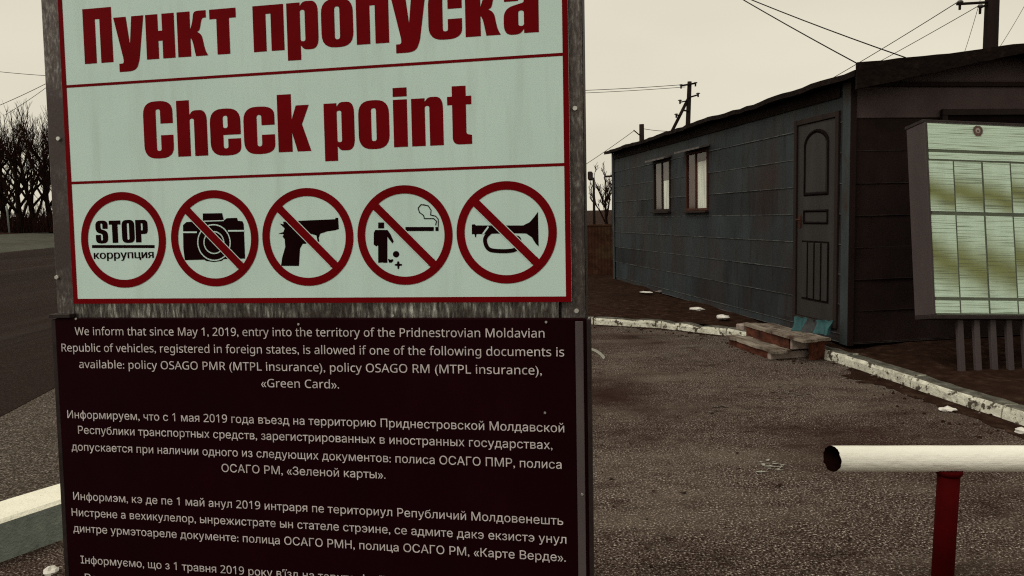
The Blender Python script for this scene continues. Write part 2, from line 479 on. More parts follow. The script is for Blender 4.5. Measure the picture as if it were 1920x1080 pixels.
def island():
    """the rough earth bank between the kerb and everything behind it"""
    b = MB()
    near = []
    for i, p in enumerate(KERB):
        d = (KERB[min(i + 1, len(KERB) - 1)] - KERB[max(i - 1, 0)]).normalized()
        near.append(p + Vector((-d.y, d.x)) * .155)
    n = len(near)
    far = []
    for i in range(n):
        t = i / (n - 1)
        far.append(Vector((-3 + 93 * min(1, t * 1.6), 120 - 124 * max(0, (t - .35) / .65))))
    fr = [0, .0035, .008, .014, .022, .032, .045, .06, .08, .11, .16, .25, .45, 1]
    g = []
    for k, f in enumerate(fr):
        row = []
        for a, c in zip(near, far):
            p = a.lerp(c, f)
            z = .085 + (.0 if k == 0 else .05 * noise.noise(Vector((p.x * 1.3, p.y * 1.3, 0))) + .03 * noise.noise(Vector((p.x * 4, p.y * 4, 3))) + .02)
            row.append(Vector((p.x, p.y, max(.03, z))))
        g.append(row)
    for k in range(len(fr) - 1):
        for i in range(n - 1):
            b.face([g[k + 1][i], g[k + 1][i + 1], g[k][i + 1], g[k][i]], 0, True)
    structure(b.build('earth', M_GROUND))
island()

def gutter():
    rnd = random.Random(12)
    for lo, hi, wmax in ((34, 62, .16), (86, 116, .42)):
        inner, outer = [], []
        for i in range(lo, hi):
            p, q = KERB[i], KERB[i + 1]
            d = (q - p).normalized()
            nn = Vector((-d.y, d.x))
            for s in (0, .5):
                c = p.lerp(q, s)
                w = wmax * (.35 + .65 * abs(noise.noise(Vector((i * .37 + s, lo, 0)))) * 1.6) * min(1, (i - lo) / 4 + .1) * min(1, (hi - i) / 4)
                inner.append(c + nn * .01)
                outer.append(c - nn * (w + rnd.uniform(0, .05)))
        sheet('gutter_dirt', inner + outer[::-1], .016, M_GROUND)
gutter()

# loose stones and crumbs of asphalt
def crumbs():
    rnd = random.Random(21)
    b = MB()
    for _ in range(900):
        if rnd.random() < .35:
            i = rnd.randrange(36, 118)
            p, q = KERB[i], KERB[i + 1]
            d = (q - p).normalized()
            c = p.lerp(q, rnd.random()) - Vector((-d.y, d.x)) * rnd.uniform(.02, .6) ** 1.3
            r = rnd.uniform(.004, .018)
        else:
            c = Vector((rnd.uniform(.2, 3.0), rnd.uniform(2.0, 7.5)))
            if c.x > .55 * c.y + .3 or c.x < .06 * c.y: continue
            r = rnd.uniform(.002, .007)
        s = [Vector((rnd.uniform(.6, 1.2) * math.cos(a), rnd.uniform(.6, 1.2) * math.sin(a))) * r for a in (0, 1.25, 2.5, 3.8, 5.0)]
        top = [(c.x + v.x * .55, c.y + v.y * .55, .012 + r * .8) for v in s]
        bot = [(c.x + v.x, c.y + v.y, .011) for v in s]
        m = rnd.choice((0, 0, 2, 2))
        b.face(top, m)
        for k in range(5):
            b.face([bot[k], bot[(k + 1) % 5], top[(k + 1) % 5], top[k]], m)
    for _ in range(38):                                     # flat dark leaves and flakes of dirt
        c = at_z(rnd.uniform(1115, 1900), rnd.uniform(700, 1075), .0)
        if c.x > .62 * c.y: continue
        k = rnd.randrange(5, 8)
        r = rnd.uniform(.004, .016)
        a0 = rnd.uniform(0, 6)
        ring = [(c.x + r * rnd.uniform(.3, 2.0) * math.cos(a0 + 6.283 * t / k), c.y + r * .7 * rnd.uniform(.2, 1.6) * math.sin(a0 + 6.283 * t / k)) for t in range(k)]
        b.face([(x, y, .0165 + rnd.uniform(0, .006)) for x, y in ring], 2)
    o = b.build('gravel_crumbs', [M_SHOULDER, M_CONCRETE, M_GROUND])
    structure(o, 'stuff')
    o['label'] = 'loose grit and crumbs scattered over the worn asphalt'
crumbs()

# ------------------------------------------------------------------ lettering: heavy condensed glyphs
def rounded(pts):
    out, n = [], len(pts)
    for i, p in enumerate(pts):
        r = p[2] if len(p) > 2 else 0
        c = Vector(p[:2])
        if r <= 0:
            out.append((c.x, c.y))
            continue
        a, d = Vector(pts[i - 1][:2]), Vector(pts[(i + 1) % n][:2])
        ra = min(r, (a - c).length * .5)
        rd = min(r, (d - c).length * .5)
        s, e = c + (a - c).normalized() * ra, c + (d - c).normalized() * rd
        for k in range(7):
            t = k / 6
            # superelliptic corner: fuller than a circle
            q = s * (1 - t) ** 2 + c * 2 * t * (1 - t) + e * t * t
            out.append((q.x, q.y))
    return out
def rr(x0, y0, x1, y1, r):
    return [(x0, y0, r), (x1, y0, r), (x1, y1, r), (x0, y1, r)]
def bowl_c(h):
    return [[(.56, h * .61), (.56, h + .015, .24), (0, h + .015, .24), (0, -.015, .24), (.56, -.015, .24), (.56, h * .40), (.325, h * .40), (.325, .12, .045), (.24, .12, .045), (.24, h - .13, .045), (.325, h - .13, .045), (.325, h * .61)]]
GLYPH = {
 'П': (.58, [[(0, 0), (0, 1), (.58, 1), (.58, 0), (.335, 0), (.335, .8), (.245, .8), (.245, 0)]]),
 'п': (.56, [[(0, 0), (0, .8), (.56, .8), (.56, 0), (.325, 0), (.325, .65), (.235, .65), (.235, 0)]]),
 'н': (.56, [[(0, 0), (0, .8), (.24, .8), (.24, .5), (.32, .5), (.32, .8), (.56, .8), (.56, 0), (.32, 0), (.32, .32), (.24, .32), (.24, 0)]]),
 'т': (.50, [[(0, .8), (.5, .8), (.5, .63), (.37, .63), (.37, 0), (.13, 0), (.13, .63), (0, .63)]]),
 'к': (.57, [[(0, 0), (0, .8), (.25, .8), (.25, .48), (.30, .62, .1), (.32, .8, .08), (.56, .8), (.56, .67), (.48, .67, .06), (.43, .45, .06), (.38, .43), (.47, .37, .08), (.52, .1, .1), (.575, 0), (.34, 0), (.29, .26, .08), (.25, .34, .03), (.25, 0)]]),
 'у': (.56, [[(-.02, .8), (.23, .8), (.29, .3), (.34, .8), (.58, .8), (.47, .02), (.40, -.19, .16), (.06, -.19), (.06, -.04), (.15, -.04, .05), (.15, .04, .05)]]),
 'о': (.56, [rr(0, -.015, .56, .815, .24), rr(.235, .12, .325, .68, .05)]),
 'р': (.56, [[(0, -.19), (0, .8), (.24, .8), (.24, .74), (.30, .815, .06), (.56, .815, .2), (.56, -.015, .2), (.30, -.015, .06), (.24, .06), (.24, -.19)], rr(.24, .13, .325, .67, .04)]),
 'с': (.56, bowl_c(.8)),
 'C': (.58, bowl_c(1.0)),
 'c': (.56, bowl_c(.8)),
 'а': (.56, [[(.56, 0), (.56, .815, .22), (.01, .815, .22), (.01, .53), (.235, .53), (.235, .69, .045), (.325, .69, .045), (.325, .50, .03), (0, .42, .16), (0, -.015, .18), (.26, -.015, .08), (.325, .07), (.325, 0)], rr(.235, .12, .325, .37, .04)]),
 'h': (.56, [[(0, 0), (0, 1), (.24, 1), (.24, .74), (.30, .815, .06), (.56, .815, .2), (.56, 0), (.32, 0), (.32, .67, .04), (.24, .67, .04), (.24, 0)]]),
 'e': (.56, [[(.56, .35), (.56, .815, .24), (0, .815, .24), (0, -.015, .24), (.56, -.015, .24), (.56, .28), (.325, .28), (.325, .11, .045), (.24, .11, .045), (.24, .35)], rr(.24, .47, .325, .69, .045)]),
 'k': (.57, [[(0, 0), (0, 1), (.25, 1), (.25, .56), (.33, .8), (.56, .8), (.43, .47), (.58, 0), (.34, 0), (.25, .33), (.25, 0)]]),
 'p': (.56, [[(0, -.19), (0, .8), (.24, .8), (.24, .74), (.30, .815, .06), (.56, .815, .2), (.56, -.015, .2), (.30, -.015, .06), (.24, .06), (.24, -.19)], rr(.24, .13, .325, .67, .04)]),
 'o': (.56, [rr(0, -.015, .56, .815, .24), rr(.235, .12, .325, .68, .05)]),
 'i': (.25, [[(0, 0), (0, .8), (.25, .8), (.25, 0)], 'new', [(0, .85), (0, 1), (.25, 1), (.25, .85)]]),
 'n': (.56, [[(0, 0), (0, .8), (.24, .8), (.24, .74), (.30, .815, .06), (.56, .815, .2), (.56, 0), (.32, 0), (.32, .67, .04), (.24, .67, .04), (.24, 0)]]),
 't': (.42, [[(.085, .97), (.325, .97), (.325, .8), (.42, .8), (.42, .66), (.325, .66), (.325, .17, .04), (.42, .15), (.42, 0), (.085, 0, .12), (.085, .66), (0, .66), (0, .8), (.085, .8)]]),
 'S': (.58, [[(.57, .64), (.57, 1.015, .24), (0, 1.015, .24), (0, .50, .2), (.325, .40, .08), (.325, .12, .045), (.24, .12, .045), (.24, .37), (0, .37), (0, -.015, .24), (.57, -.015, .24), (.57, .53, .2), (.24, .63, .08), (.24, .88, .045), (.325, .88, .045), (.325, .64)]]),
 'T': (.54, [[(0, 1), (.54, 1), (.54, .82), (.40, .82), (.40, 0), (.14, 0), (.14, .82), (0, .82)]]),
 'O': (.58, [rr(0, -.015, .58, 1.015, .24), rr(.24, .13, .335, .87, .05)]),
 'P': (.56, [[(0, 0), (0, 1), (.56, 1, .2), (.56, .37, .2), (.25, .37), (.25, 0)], rr(.25, .53, .33, .85, .04)]),
}
def word(b, text, u0, u1, v0, height, y, m=0, gap=.055, wider=None):
    wider = wider or {}
    adv = [GLYPH[c][0] for c in text]
    total = sum(adv) + gap * (len(text) - 1)
    sx = (u1 - u0) / total
    x = 0.0
    for c, a in zip(text, adv):
        loops, cur = [], []
        for lp in GLYPH[c][1]:
            if lp == 'new':
                loops.append(cur)
                cur = []
            else:
                cur.append(rounded(lp))
        loops.append(cur)
        for lps in loops:
            b.poly([[(u0 + (x + p[0]) * sx, v0 + p[1] * height) for p in lp] for lp in lps], lambda p: (p[0], y, p[1]), m)
        x += a + gap

def plain_sans(text):
    """Latin letters and digits as their upright sans-serif forms, which the built-in fonts draw without flares"""
    out = ''
    for ch in text:
        if 'A' <= ch <= 'Z': out += chr(0x1D5A0 + ord(ch) - 65)
        elif 'a' <= ch <= 'z': out += chr(0x1D5BA + ord(ch) - 97)
        elif '0' <= ch <= '9': out += chr(0x1D7E2 + ord(ch) - 48)
        else: out += ch
    return out

def type_line(b, text, u0, u1, v, cap, y, m=0, weight=0.0):
    """one printed line in the built-in faces, fitted to the width it has on the panel"""
    c = bpy.data.curves.new('line', 'FONT')
    c.body = plain_sans(text)
    t = bpy.data.objects.new('line', c)
    COL.objects.link(t)
    dg = bpy.context.evaluated_depsgraph_get()
    cu = t.evaluated_get(dg).to_curve(dg)
    loops = []
    for sp_ in cu.splines:
        bp_ = sp_.bezier_points
        lp = []
        for i in range(len(bp_)):
            p, q = bp_[i], bp_[(i + 1) % len(bp_)]
            straight = (p.handle_right - p.co).length < 1e-5 and (q.handle_left - q.co).length < 1e-5
            n = 1 if straight or (p.co - q.co).length < .03 else 3
            for k in range(n):
                f = k / n
                z = p.co * (1 - f) ** 3 + p.handle_right * 3 * f * (1 - f) ** 2 + q.handle_left * 3 * f * f * (1 - f) + q.co * f ** 3
                if not lp or (abs(z.x - lp[-1][0]) + abs(z.y - lp[-1][1])) > 1e-5:
                    lp.append((z.x, z.y))
        if len(lp) > 2:
            loops.append(lp)
    t.evaluated_get(dg).to_curve_clear()
    bpy.data.objects.remove(t)
    bpy.data.curves.remove(c)
    xs = [p[0] for lp in loops for p in lp]
    x0 = min(xs)
    k = (u1 - u0) / (max(xs) - x0)
    ky = cap / .72
    # letters whose outlines cross are filled by winding number, one cluster of outlines at a time
    items = sorted(((min(p[0] for p in lp), max(p[0] for p in lp), lp) for lp in loops), key=lambda q: q[0])
    clusters, hi = [], -1e9
    for lo_, hi_, lp in items:
        if lo_ > hi:
            clusters.append([])
        clusters[-1].append(lp)
        hi = max(hi, hi_)
    for cl in clusters:
        pts, edges = [], []
        for lp in cl:
            n = len(pts)
            pts += [Vector(p) for p in lp]
            edges += [(n + i, n + (i + 1) % len(lp)) for i in range(len(lp))]
        vs, _, fs = delaunay_2d_cdt(pts, edges, [], 0, 1e-5)[:3]
        i0 = len(b.v)
        b.v += [(u0 + (q.x - x0) * k, y, v + q.y * ky) for q in vs]
        for f in fs:
            cx = sum(vs[i].x for i in f) / len(f); cy = sum(vs[i].y for i in f) / len(f)
            w = 0
            for lp in cl:
                for p, q in zip(lp, lp[1:] + lp[:1]):
                    if (p[1] > cy) != (q[1] > cy) and cx < (q[0] - p[0]) * (cy - p[1]) / (q[1] - p[1]) + p[0]:
                        w += 1 if q[1] > p[1] else -1
            if w:
                b.f.append(tuple(i0 + i for i in f))
                b.mi.append(m)
                b.smooth.append(False)

# ------------------------------------------------------------------ the checkpoint sign in front
S_YAW, S_LEAN = -.1867, .0435
sX = Vector((math.cos(S_YAW), math.sin(S_YAW), 0))
sN = Vector((-math.sin(S_YAW), math.cos(S_YAW), 0))
sZ = Vector((0, 0, 1)) * math.cos(S_LEAN) + sN * math.sin(S_LEAN)
sY = sZ.cross(sX)
S_C = Vector((-.5267, 1.9, 1.2956))
S_BASE = S_C - sZ * (1.2956 / sZ.z)
S_MW = Matrix(((sX.x, sY.x, sZ.x, S_BASE.x), (sX.y, sY.y, sZ.y, S_BASE.y), (sX.z, sY.z, sZ.z, S_BASE.z), (0, 0, 0, 1)))
S_INV = S_MW.inverted()
def sp(x, y, depth=0.0):
    """photo pixel -> (u, v) on the sign, on the plane `depth` in front of (-) or behind the plate"""
    o = S_INV @ Vector((0, 0, EYE))
    d = S_INV.to_3x3() @ ray(x, y)
    t = (depth - o.y) / d.y
    q = o + d * t
    return q.x, q.z

def build_sign():
    root = empty('checkpoint_sign', S_MW)
    tag(root, 'tall white and red checkpoint sign above a maroon notice panel on two galvanised posts', 'sign')
    TOP = 2.32
    # posts
    uL = sp(90, 300, .012)[0]; uR = sp(1094, 300, .012)[0]
    for u0, u1 in ((uL, uL + .062), (uR - .062, uR)):
        b = MB()
        b.box((u0, .012, .0), (u1, .085, TOP), 0, .006)
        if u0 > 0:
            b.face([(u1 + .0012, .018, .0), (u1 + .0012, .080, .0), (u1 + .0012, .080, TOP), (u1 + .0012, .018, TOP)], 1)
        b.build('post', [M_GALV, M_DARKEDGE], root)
    # cross rails between the posts (their own sheet of galvanised steel shows under the plate)
    v0, v1 = sp(600, 602, .004)[1], sp(600, 556, .004)[1]
    b = MB()
    b.box((uL + .0635, .006, v0), (uR - .0635, .05, v1), 0, .002)
    b.build('cross_rail', M_GALVSTREAK, root)
    # bolts through the posts
    for x, y in ((109, 260), (1078, 203), (1081, 583), (70 + 36, 520)):
        u, v = sp(x, y, .008)
        b = MB()
        b.tube([(u, .013, v), (u, .006, v)], [.0065, .0055], 8)
        b.build('bolt', M_SCREW, root)
    u, v = sp(1104, 330, .03)
    b = MB()
    b.box((u - .002, .02, v - .010), (u + .009, .045, v + .010), 0, .002)
    b.build('latch', M_DARKEDGE, root)
    # the plate
    ul, vt = sp(125, 162); ur, _ = sp(1055, 102); _, vb = sp(600, 558)
    vtop = vb + .985
    pl = MB()
    e = .0135
    pl.box((ul - e, 0.0, vb - e), (ur + e, .005, vtop + e), 0)
    plate = pl.build('sign_plate', M_PLATE, root)
    P = -.0006
    b = MB()
    def strip(u0, v0, u1, v1, y=P, m=0):
        b.face([(u0, y, v0), (u1, y, v0), (u1, y, v1), (u0, y, v1)], m)
    strip(ul - e, vb - e, ul, vtop + e); strip(ur, vb - e, ur + e, vtop + e)
    strip(ul, vb - e, ur, vb); strip(ul, vtop, ur, vtop + e)
    for (xa, ya, xb, yb) in ((125, 162, 1055, 102), (135, 340, 1055, 312)):
        va = .5 * (sp(xa, ya)[1] + sp(xb, yb)[1])
        strip(ul, va - .0035, ur, va + .0035)
    b.build('red_border', M_RED, plate)
    # headings
    b = MB()
    vbase = .5 * (sp(158.7, 118.7)[1] + sp(436, 102)[1])
    cap = sp(155, 17.5)[1] - vbase
    word(b, 'Пункт', sp(157, 70)[0], sp(443, 50)[0], vbase, cap, P)
    word(b, 'пропуска', sp(475, 60)[0], sp(1010, 30)[0], .5 * (sp(477, 99)[1] + sp(1008, 59)[1]), cap, P)
    b.build('heading_text', M_RED, plate)
    b = MB()
    vb2 = .5 * (sp(350, 291.7)[1] + sp(756, 277)[1])
    cap2 = sp(522, 178.5)[1] - sp(540, 285.5)[1]
    word(b, 'Check', sp(270, 250)[0], sp(583, 283)[0], vb2, cap2, P)
    word(b, 'point', sp(608, 240)[0], sp(885, 250)[0], vb2, cap2, P, gap=.075)
    b.build('heading_text', M_RED, plate)
    # five round pictograms
    def z3(x, y): return sp(80 + x / 3.4286, 320 + y / 3.4286)
    def z4(x, y): return sp(580 + x / 3.4286, 320 + y / 3.4286)
    circles = [(150, 312, 362, 538), (319, 485, 358, 536), (490, 663, 354, 535), (669, 848, 348, 534), (855, 1043, 340, 532)]
    names = ('corruption_symbol', 'camera_symbol', 'gun_symbol', 'litter_symbol', 'horn_symbol')
    for i, (x0, x1, y0, y1) in enumerate(circles):
        b = MB()
        cx, cy = sp((x0 + x1) / 2, (y0 + y1) / 2)
        r = .25 * ((sp((x0 + x1) / 2, y0)[1] - sp((x0 + x1) / 2, y1)[1]) + (sp(x1, (y0 + y1) / 2)[0] - sp(x0, (y0 + y1) / 2)[0]))
        k = 72
        circ = lambda q: [(cx + q * math.cos(2 * math.pi * a / k), cy + q * math.sin(2 * math.pi * a / k)) for a in range(k)]
        ro, ri = circ(r), circ(r * .835)
        for a in range(k):
            c = (a + 1) % k
            b.face([(ro[a][0], P - .0004, ro[a][1]), (ro[c][0], P - .0004, ro[c][1]), (ri[c][0], P - .0004, ri[c][1]), (ri[a][0], P - .0004, ri[a][1])], 0)
        flat = lambda y: (lambda p: (p[0], y, p[1]))
        def blk(zf, pts, y=P, m=1):
            b.poly([[zf(*p) for p in pts]], flat(y), m)
        def line(pts, w, y, m):
            for (p, q) in zip(pts, pts[1:]):
                p, q = Vector(p), Vector(q)
                d = (q - p).normalized()
                n = Vector((-d.y, d.x)) * w / 2
                p2, q2 = p - d * w * .25, q + d * w * .25
                b.face([(*(p2 - n).to_tuple()[:1], y, (p2 - n).y), (q2.x - n.x, y, q2.y - n.y), (q2.x + n.x, y, q2.y + n.y), (p2.x + n.x, y, p2.y + n.y)], m)
        if i == 0:
            ua, va = z3(345, 468); ub, vb_ = z3(680, 458)
            hh = z3(400, 322)[1] - z3(400, 465)[1]
            word(b, 'STOP', ua, ub, .5 * (va + vb_), hh, P, 1, gap=.05)
            blk(z3, [(318, 478), (720, 478), (720, 497), (318, 497)])
            ua, va = z3(330, 566); ub, vb_ = z3(716, 562)
            for q in range(3):
                type_line(b, 'коррупция', ua + .0009 * q, ub + .0009 * (q - 2), .5 * (va + vb_), .0215, P - .0001 * q, 1)
        elif i == 1:
            blk(z3, [(903, 350), (925, 330), (1030, 325), (1030, 275), (1155, 273), (1165, 320), (1185, 305), (1250, 303), (1255, 322), (1285, 325), (1293, 345), (1302, 565), (1165, 568), (1150, 580), (1100, 587), (1050, 580), (1040, 572), (915, 575), (905, 500)])
            line([z3(903, 396), z3(990, 396)], .004, P - .0003, 2)
            line([z3(1195, 387), z3(1294, 386)], .004, P - .0003, 2)
            line([z3(1030, 325), z3(1165, 321)], .0025, P - .0003, 2)
            ccx, ccy = z3(1102, 462)
            for rad in (.0465, .0285):
                pts = [(ccx + rad * math.cos(a * math.pi / 20), ccy + rad * math.sin(a * math.pi / 20)) for a in range(41)]
                line(pts, .0032, P - .0003 - rad * .001, 2)
        elif i == 2:
            blk(z3, [(1525, 340), (1550, 345), (1545, 328), (1590, 326), (1650, 322), (1880, 312), (1884, 302), (1900, 304), (1904, 375), (1880, 383), (1830, 390), (1785, 405), (1775, 430), (1779, 458), (1768, 455), (1760, 416), (1720, 405), (1735, 425), (1715, 455), (1690, 470), (1672, 470), (1655, 500), (1648, 612), (1533, 612), (1540, 560), (1560, 490), (1556, 440), (1543, 425), (1550, 408), (1515, 405), (1548, 394), (1556, 372)])
        elif i == 3:
            blk(z4, [(443, 333), (481, 333), (481, 371), (443, 371)])
            blk(z4, [(424, 381), (503, 381), (522, 408), (543, 455), (534, 468), (502, 425), (502, 592), (475, 592), (475, 590), (443, 592), (443, 478), (432, 487), (414, 475), (415, 400)])
            blk(z4, [(558 + 21 * math.cos(a * .5236), 537 + 21 * math.sin(a * .5236)) for a in range(12)])
            blk(z4, [(505, 565), (522, 572), (538, 568), (540, 580), (528, 592), (512, 590)])
            blk(z4, [(566, 583), (578, 583), (580, 598), (596, 600), (596, 610), (580, 612), (577, 632), (568, 632), (566, 612), (550, 610), (550, 601), (564, 598)])
            blk(z4, [(618, 362), (800, 362), (800, 388), (618, 388)])
            blk(z4, [(811, 362), (831, 362), (831, 388), (811, 388)])
            line([z4(*p) for p in ((812, 350), (818, 325), (800, 308), (740, 308), (735, 288), (708, 268), (700, 240), (718, 218), (745, 222))], .0024, P - .0002, 1)
            line([z4(*p) for p in ((829, 358), (829, 312), (812, 292), (780, 285), (783, 255), (765, 226), (732, 218))], .0024, P - .00025, 1)
        else:
            blk(z4, [(1045, 346), (1064, 344), (1070, 352), (1130, 352), (1250, 352), (1375, 352), (1418, 330), (1450, 292), (1470, 264), (1474, 487), (1456, 470), (1430, 428), (1395, 404), (1300, 402), (1075, 408), (1072, 428), (1066, 428), (1062, 408), (1045, 408)])
            ring = catmull([(1215, 385), (1165, 395), (1130, 440), (1150, 500), (1210, 516), (1310, 512), (1348, 480), (1345, 435), (1310, 430)], 6)
            pts = [Vector(z4(p.x, p.y)) for p in ring]
            # one continuous ribbon for the looped tube
            w = .0098
            L_, R_ = [], []
            for a in range(len(pts)):
                d = (pts[min(a + 1, len(pts) - 1)] - pts[max(a - 1, 0)]).normalized()
                n = Vector((-d.y, d.x)) * w / 2
                L_.append(pts[a] + n); R_.append(pts[a] - n)
            for a in range(len(pts) - 1):
                b.face([(R_[a].x, P - .0003, R_[a].y), (R_[a + 1].x, P - .0003, R_[a + 1].y), (L_[a + 1].x, P - .0003, L_[a + 1].y), (L_[a].x, P - .0003, L_[a].y)], 1)
            line([z4(1118, 405), z4(1150, 362)], .004, P - .0005, 2)
        if i:
            s = .7071 * r * .90
            A, B = (cx - s, cy + s), (cx + s, cy - s)
            line([Vector((cx, cy)).lerp(Vector(A), .80), Vector((cx, cy)).lerp(Vector(B), .80)], r * .195, P - .0008, 2)
            line([A, B], r * .165, P - .0010, 0)
        b.build(names[i], [M_RED, M_INK, M_PLATE], plate)
    # the maroon notice panel below
    D = -.022
    u0, v1 = sp(103, 597, D); u1, _ = sp(1099, 620, D)
    nb = MB()
    nb.box((u0, D, .10), (u1, .004, v1), 0, .002)
    notice = nb.build('notice_panel', M_NOTICE, root)
    ue0 = sp(97, 640, D)[0]
    b = MB()
    b.box((ue0, D + .001, .10), (u0 - .0005, .008, v1 - .002), 0, .001)
    b.build('edge_moulding', M_DARKEDGE, notice)
    um0, um1 = sp(1079, 640, D)[0], sp(1094, 640, D)[0]
    b = MB()
    b.box((um0, D - .004, .10), (um1, D - .0005, v1 - .006), 0, .0012)
    b.build('edge_moulding', M_EDGE, notice)
    b = MB()
    b.box((u1 + .0005, D + .002, .10), (u1 + .010, .010, v1 - .002), 0, .001)
    b.build('edge_moulding', M_DARKEDGE, notice)
    ca, cv = sp(92, 592, D - .004); cb, _ = sp(131, 588, D - .004)
    b = MB()
    b.box((ca, D - .006, cv - .006), (cb, D + .02, cv + .004), 0, .001)
    b.build('corner_clip', M_DARKEDGE, notice)
    for x, y in ((143, 598), (560, 608), (1024, 604), (737, 592), (1022, 774), (1092, 926)):
        u, v = sp(x, y, D)
        b = MB()
        b.tube([(u, D - .0045 if x > 1090 else D - .0002, v), (u, D - .0058 if x > 1090 else D - .0025, v)], [.0036, .0028], 8)
        b.build('screw', M_SCREW, notice)
    lines = [
        ('We inform that since May 1, 2019, entry into the territory of the Pridnestrovian Moldavian', 141, 629, 1021, 632),
        ('Republic of vehicles, registered in foreign states, is allowed if one of the following documents is', 116, 660, 1058, 667),
        ('available: policy OSAGO PMR (MTPL insurance), policy OSAGO RM (MTPL insurance),', 149, 692, 1016, 700),
        ('«Green Card».', 490, 726, 636, 728),
        ('Информируем, что с 1 мая 2019 года въезд на территорию Приднестровской Молдавской', 127, 786, 1058, 808),
        ('Республики транспортных средств, зарегистрированных в иностранных государствах,', 147, 814, 1036, 841),
        ('допускается при наличии одного из следующих документов: полиса ОСАГО ПМР, полиса', 135, 846, 1053, 877),
        ('ОСАГО РМ, «Зеленой карты».', 416, 887, 723, 895),
        ('Информэм, кэ де пе 1 май анул 2019 интраря пе териториул Републичий Молдовенешть', 138, 938, 1056, 983),
        ('Нистрене а вехикулелор, ынрежистрате ын стателе стрэине, се адмите дакэ екзистэ унул', 135, 967, 1062, 1019),
        ('динтре урмэтоареле документе: полица ОСАГО РМН, полица ОСАГО РМ, «Карте Верде».', 138, 996, 1061, 1054),
        ('Інформуємо, що з 1 травня 2019 року в\'їзд на територію Придністровської Молдавської', 152, 1057, 1058, 1118),
        ('Республіки транспортних засобів, зареєстрованих в іноземних державах,', 160, 1092, 1036, 1152),
    ]
    b = MB()
    for text, xa, ya, xb, yb in lines:
        ua, va = sp(xa, ya, D); ub, vb_ = sp(xb, yb, D)
        type_line(b, text, ua, ub, .5 * (va + vb_), .0215, D - .0006, 0, .002)
    b.build('printed_text', M_NOTICETEXT, notice)
build_sign()

# ------------------------------------------------------------------ the clad hut on the right
H_CORNER = at_z(1590, 640, .16)
H_AZ = math.radians(8.7)
H_MW = Matrix.Translation((H_CORNER.x, H_CORNER.y, 0)) @ Matrix.Rotation(H_AZ, 4, 'Z') @ Matrix.Rotation(math.radians(-.35), 4, 'X')
H_INV = H_MW.inverted()
def hut_px(x, y, axis, off=0.0):
    o = H_INV @ Vector((0, 0, EYE))
    d = H_INV.to_3x3() @ ray(x, y)
    t = (off - o[axis]) / d[axis]
    return o + d * t
def hs(x, y, off=0.0):
    q = hut_px(x, y, 0, off)
    return q.y, q.z                 # along the long side, height
def hf(x, y, off=0.0):
    q = hut_px(x, y, 1, off)
    return q.x, q.z                 # along the front, height

H_LEN = hs(1151, 400)[0]
EAVE = hs(1600, 150)[1]
RIDGE_S, RIDGE_Z = hf(1893, 107)
H_W = 2 * RIDGE_S
BASE_Z = .13

def clad(b, to3d, a0, a1, z0, z1, seams, openings, lip, rnd, step=.5, pick=None, worn=None):  # worn: slot of the highlight painted along lower board edges
    """horizontal lapped boards, cut round the openings, slightly dented"""
    zs = sorted(set([z0, z1] + [s for s in seams if z0 < s < z1]))
    for lo, hi in zip(zs, zs[1:]):
        cuts = sorted(set([lo, hi] + [z for o in openings for z in (o[2], o[3]) if lo < z < hi]))
        off0 = rnd.uniform(-.002, .003)
        joint = rnd.uniform(1.2, 2.4)
        tones = [rnd.random() for _ in range(12)]
        def off(a, z):
            f = (hi - z) / (hi - lo)
            return off0 + lip * f + .006 * noise.noise(Vector((a * 1.7, lo * 3.1, z * 2.3)))
        for c0, c1 in zip(cuts, cuts[1:]):
            zm = (c0 + c1) / 2
            spans, cur = [], a0
            for o in sorted((o for o in openings if o[2] <= zm <= o[3]), key=lambda o: o[0]):
                spans.append((cur, o[0])); cur = o[1]
            spans.append((cur, a1))
            for s0, s1 in spans:
                n = max(1, int((s1 - s0) / step))
                for k in range(n):
                    p, q = s0 + (s1 - s0) * k / n, s0 + (s1 - s0) * (k + 1) / n
                    m = pick(lo, tones[int(((p + q) / 2 + joint) / 2.6) % 12]) if pick else 0
                    cb = c0
                    if c0 == lo and worn is not None:  # strip of painted highlight along the lower board edge
                        cb = c0 + .007 + .004 * noise.noise(Vector((p * 5, lo * 9, 0)))
                        b.face([to3d(p, c0, off(p, c0)), to3d(q, c0, off(q, c0)), to3d(q, cb, off(q, cb)), to3d(p, cb, off(p, cb))], worn)
                    b.face([to3d(p, cb, off(p, cb)), to3d(q, cb, off(q, cb)), to3d(q, c1, off(q, c1)), to3d(p, c1, off(p, c1))], m)
                    if c0 == lo:
                        b.face([to3d(p, c0, -.01), to3d(q, c0, -.01), to3d(q, c0, off(q, c0)), to3d(p, c0, off(p, c0))], m)

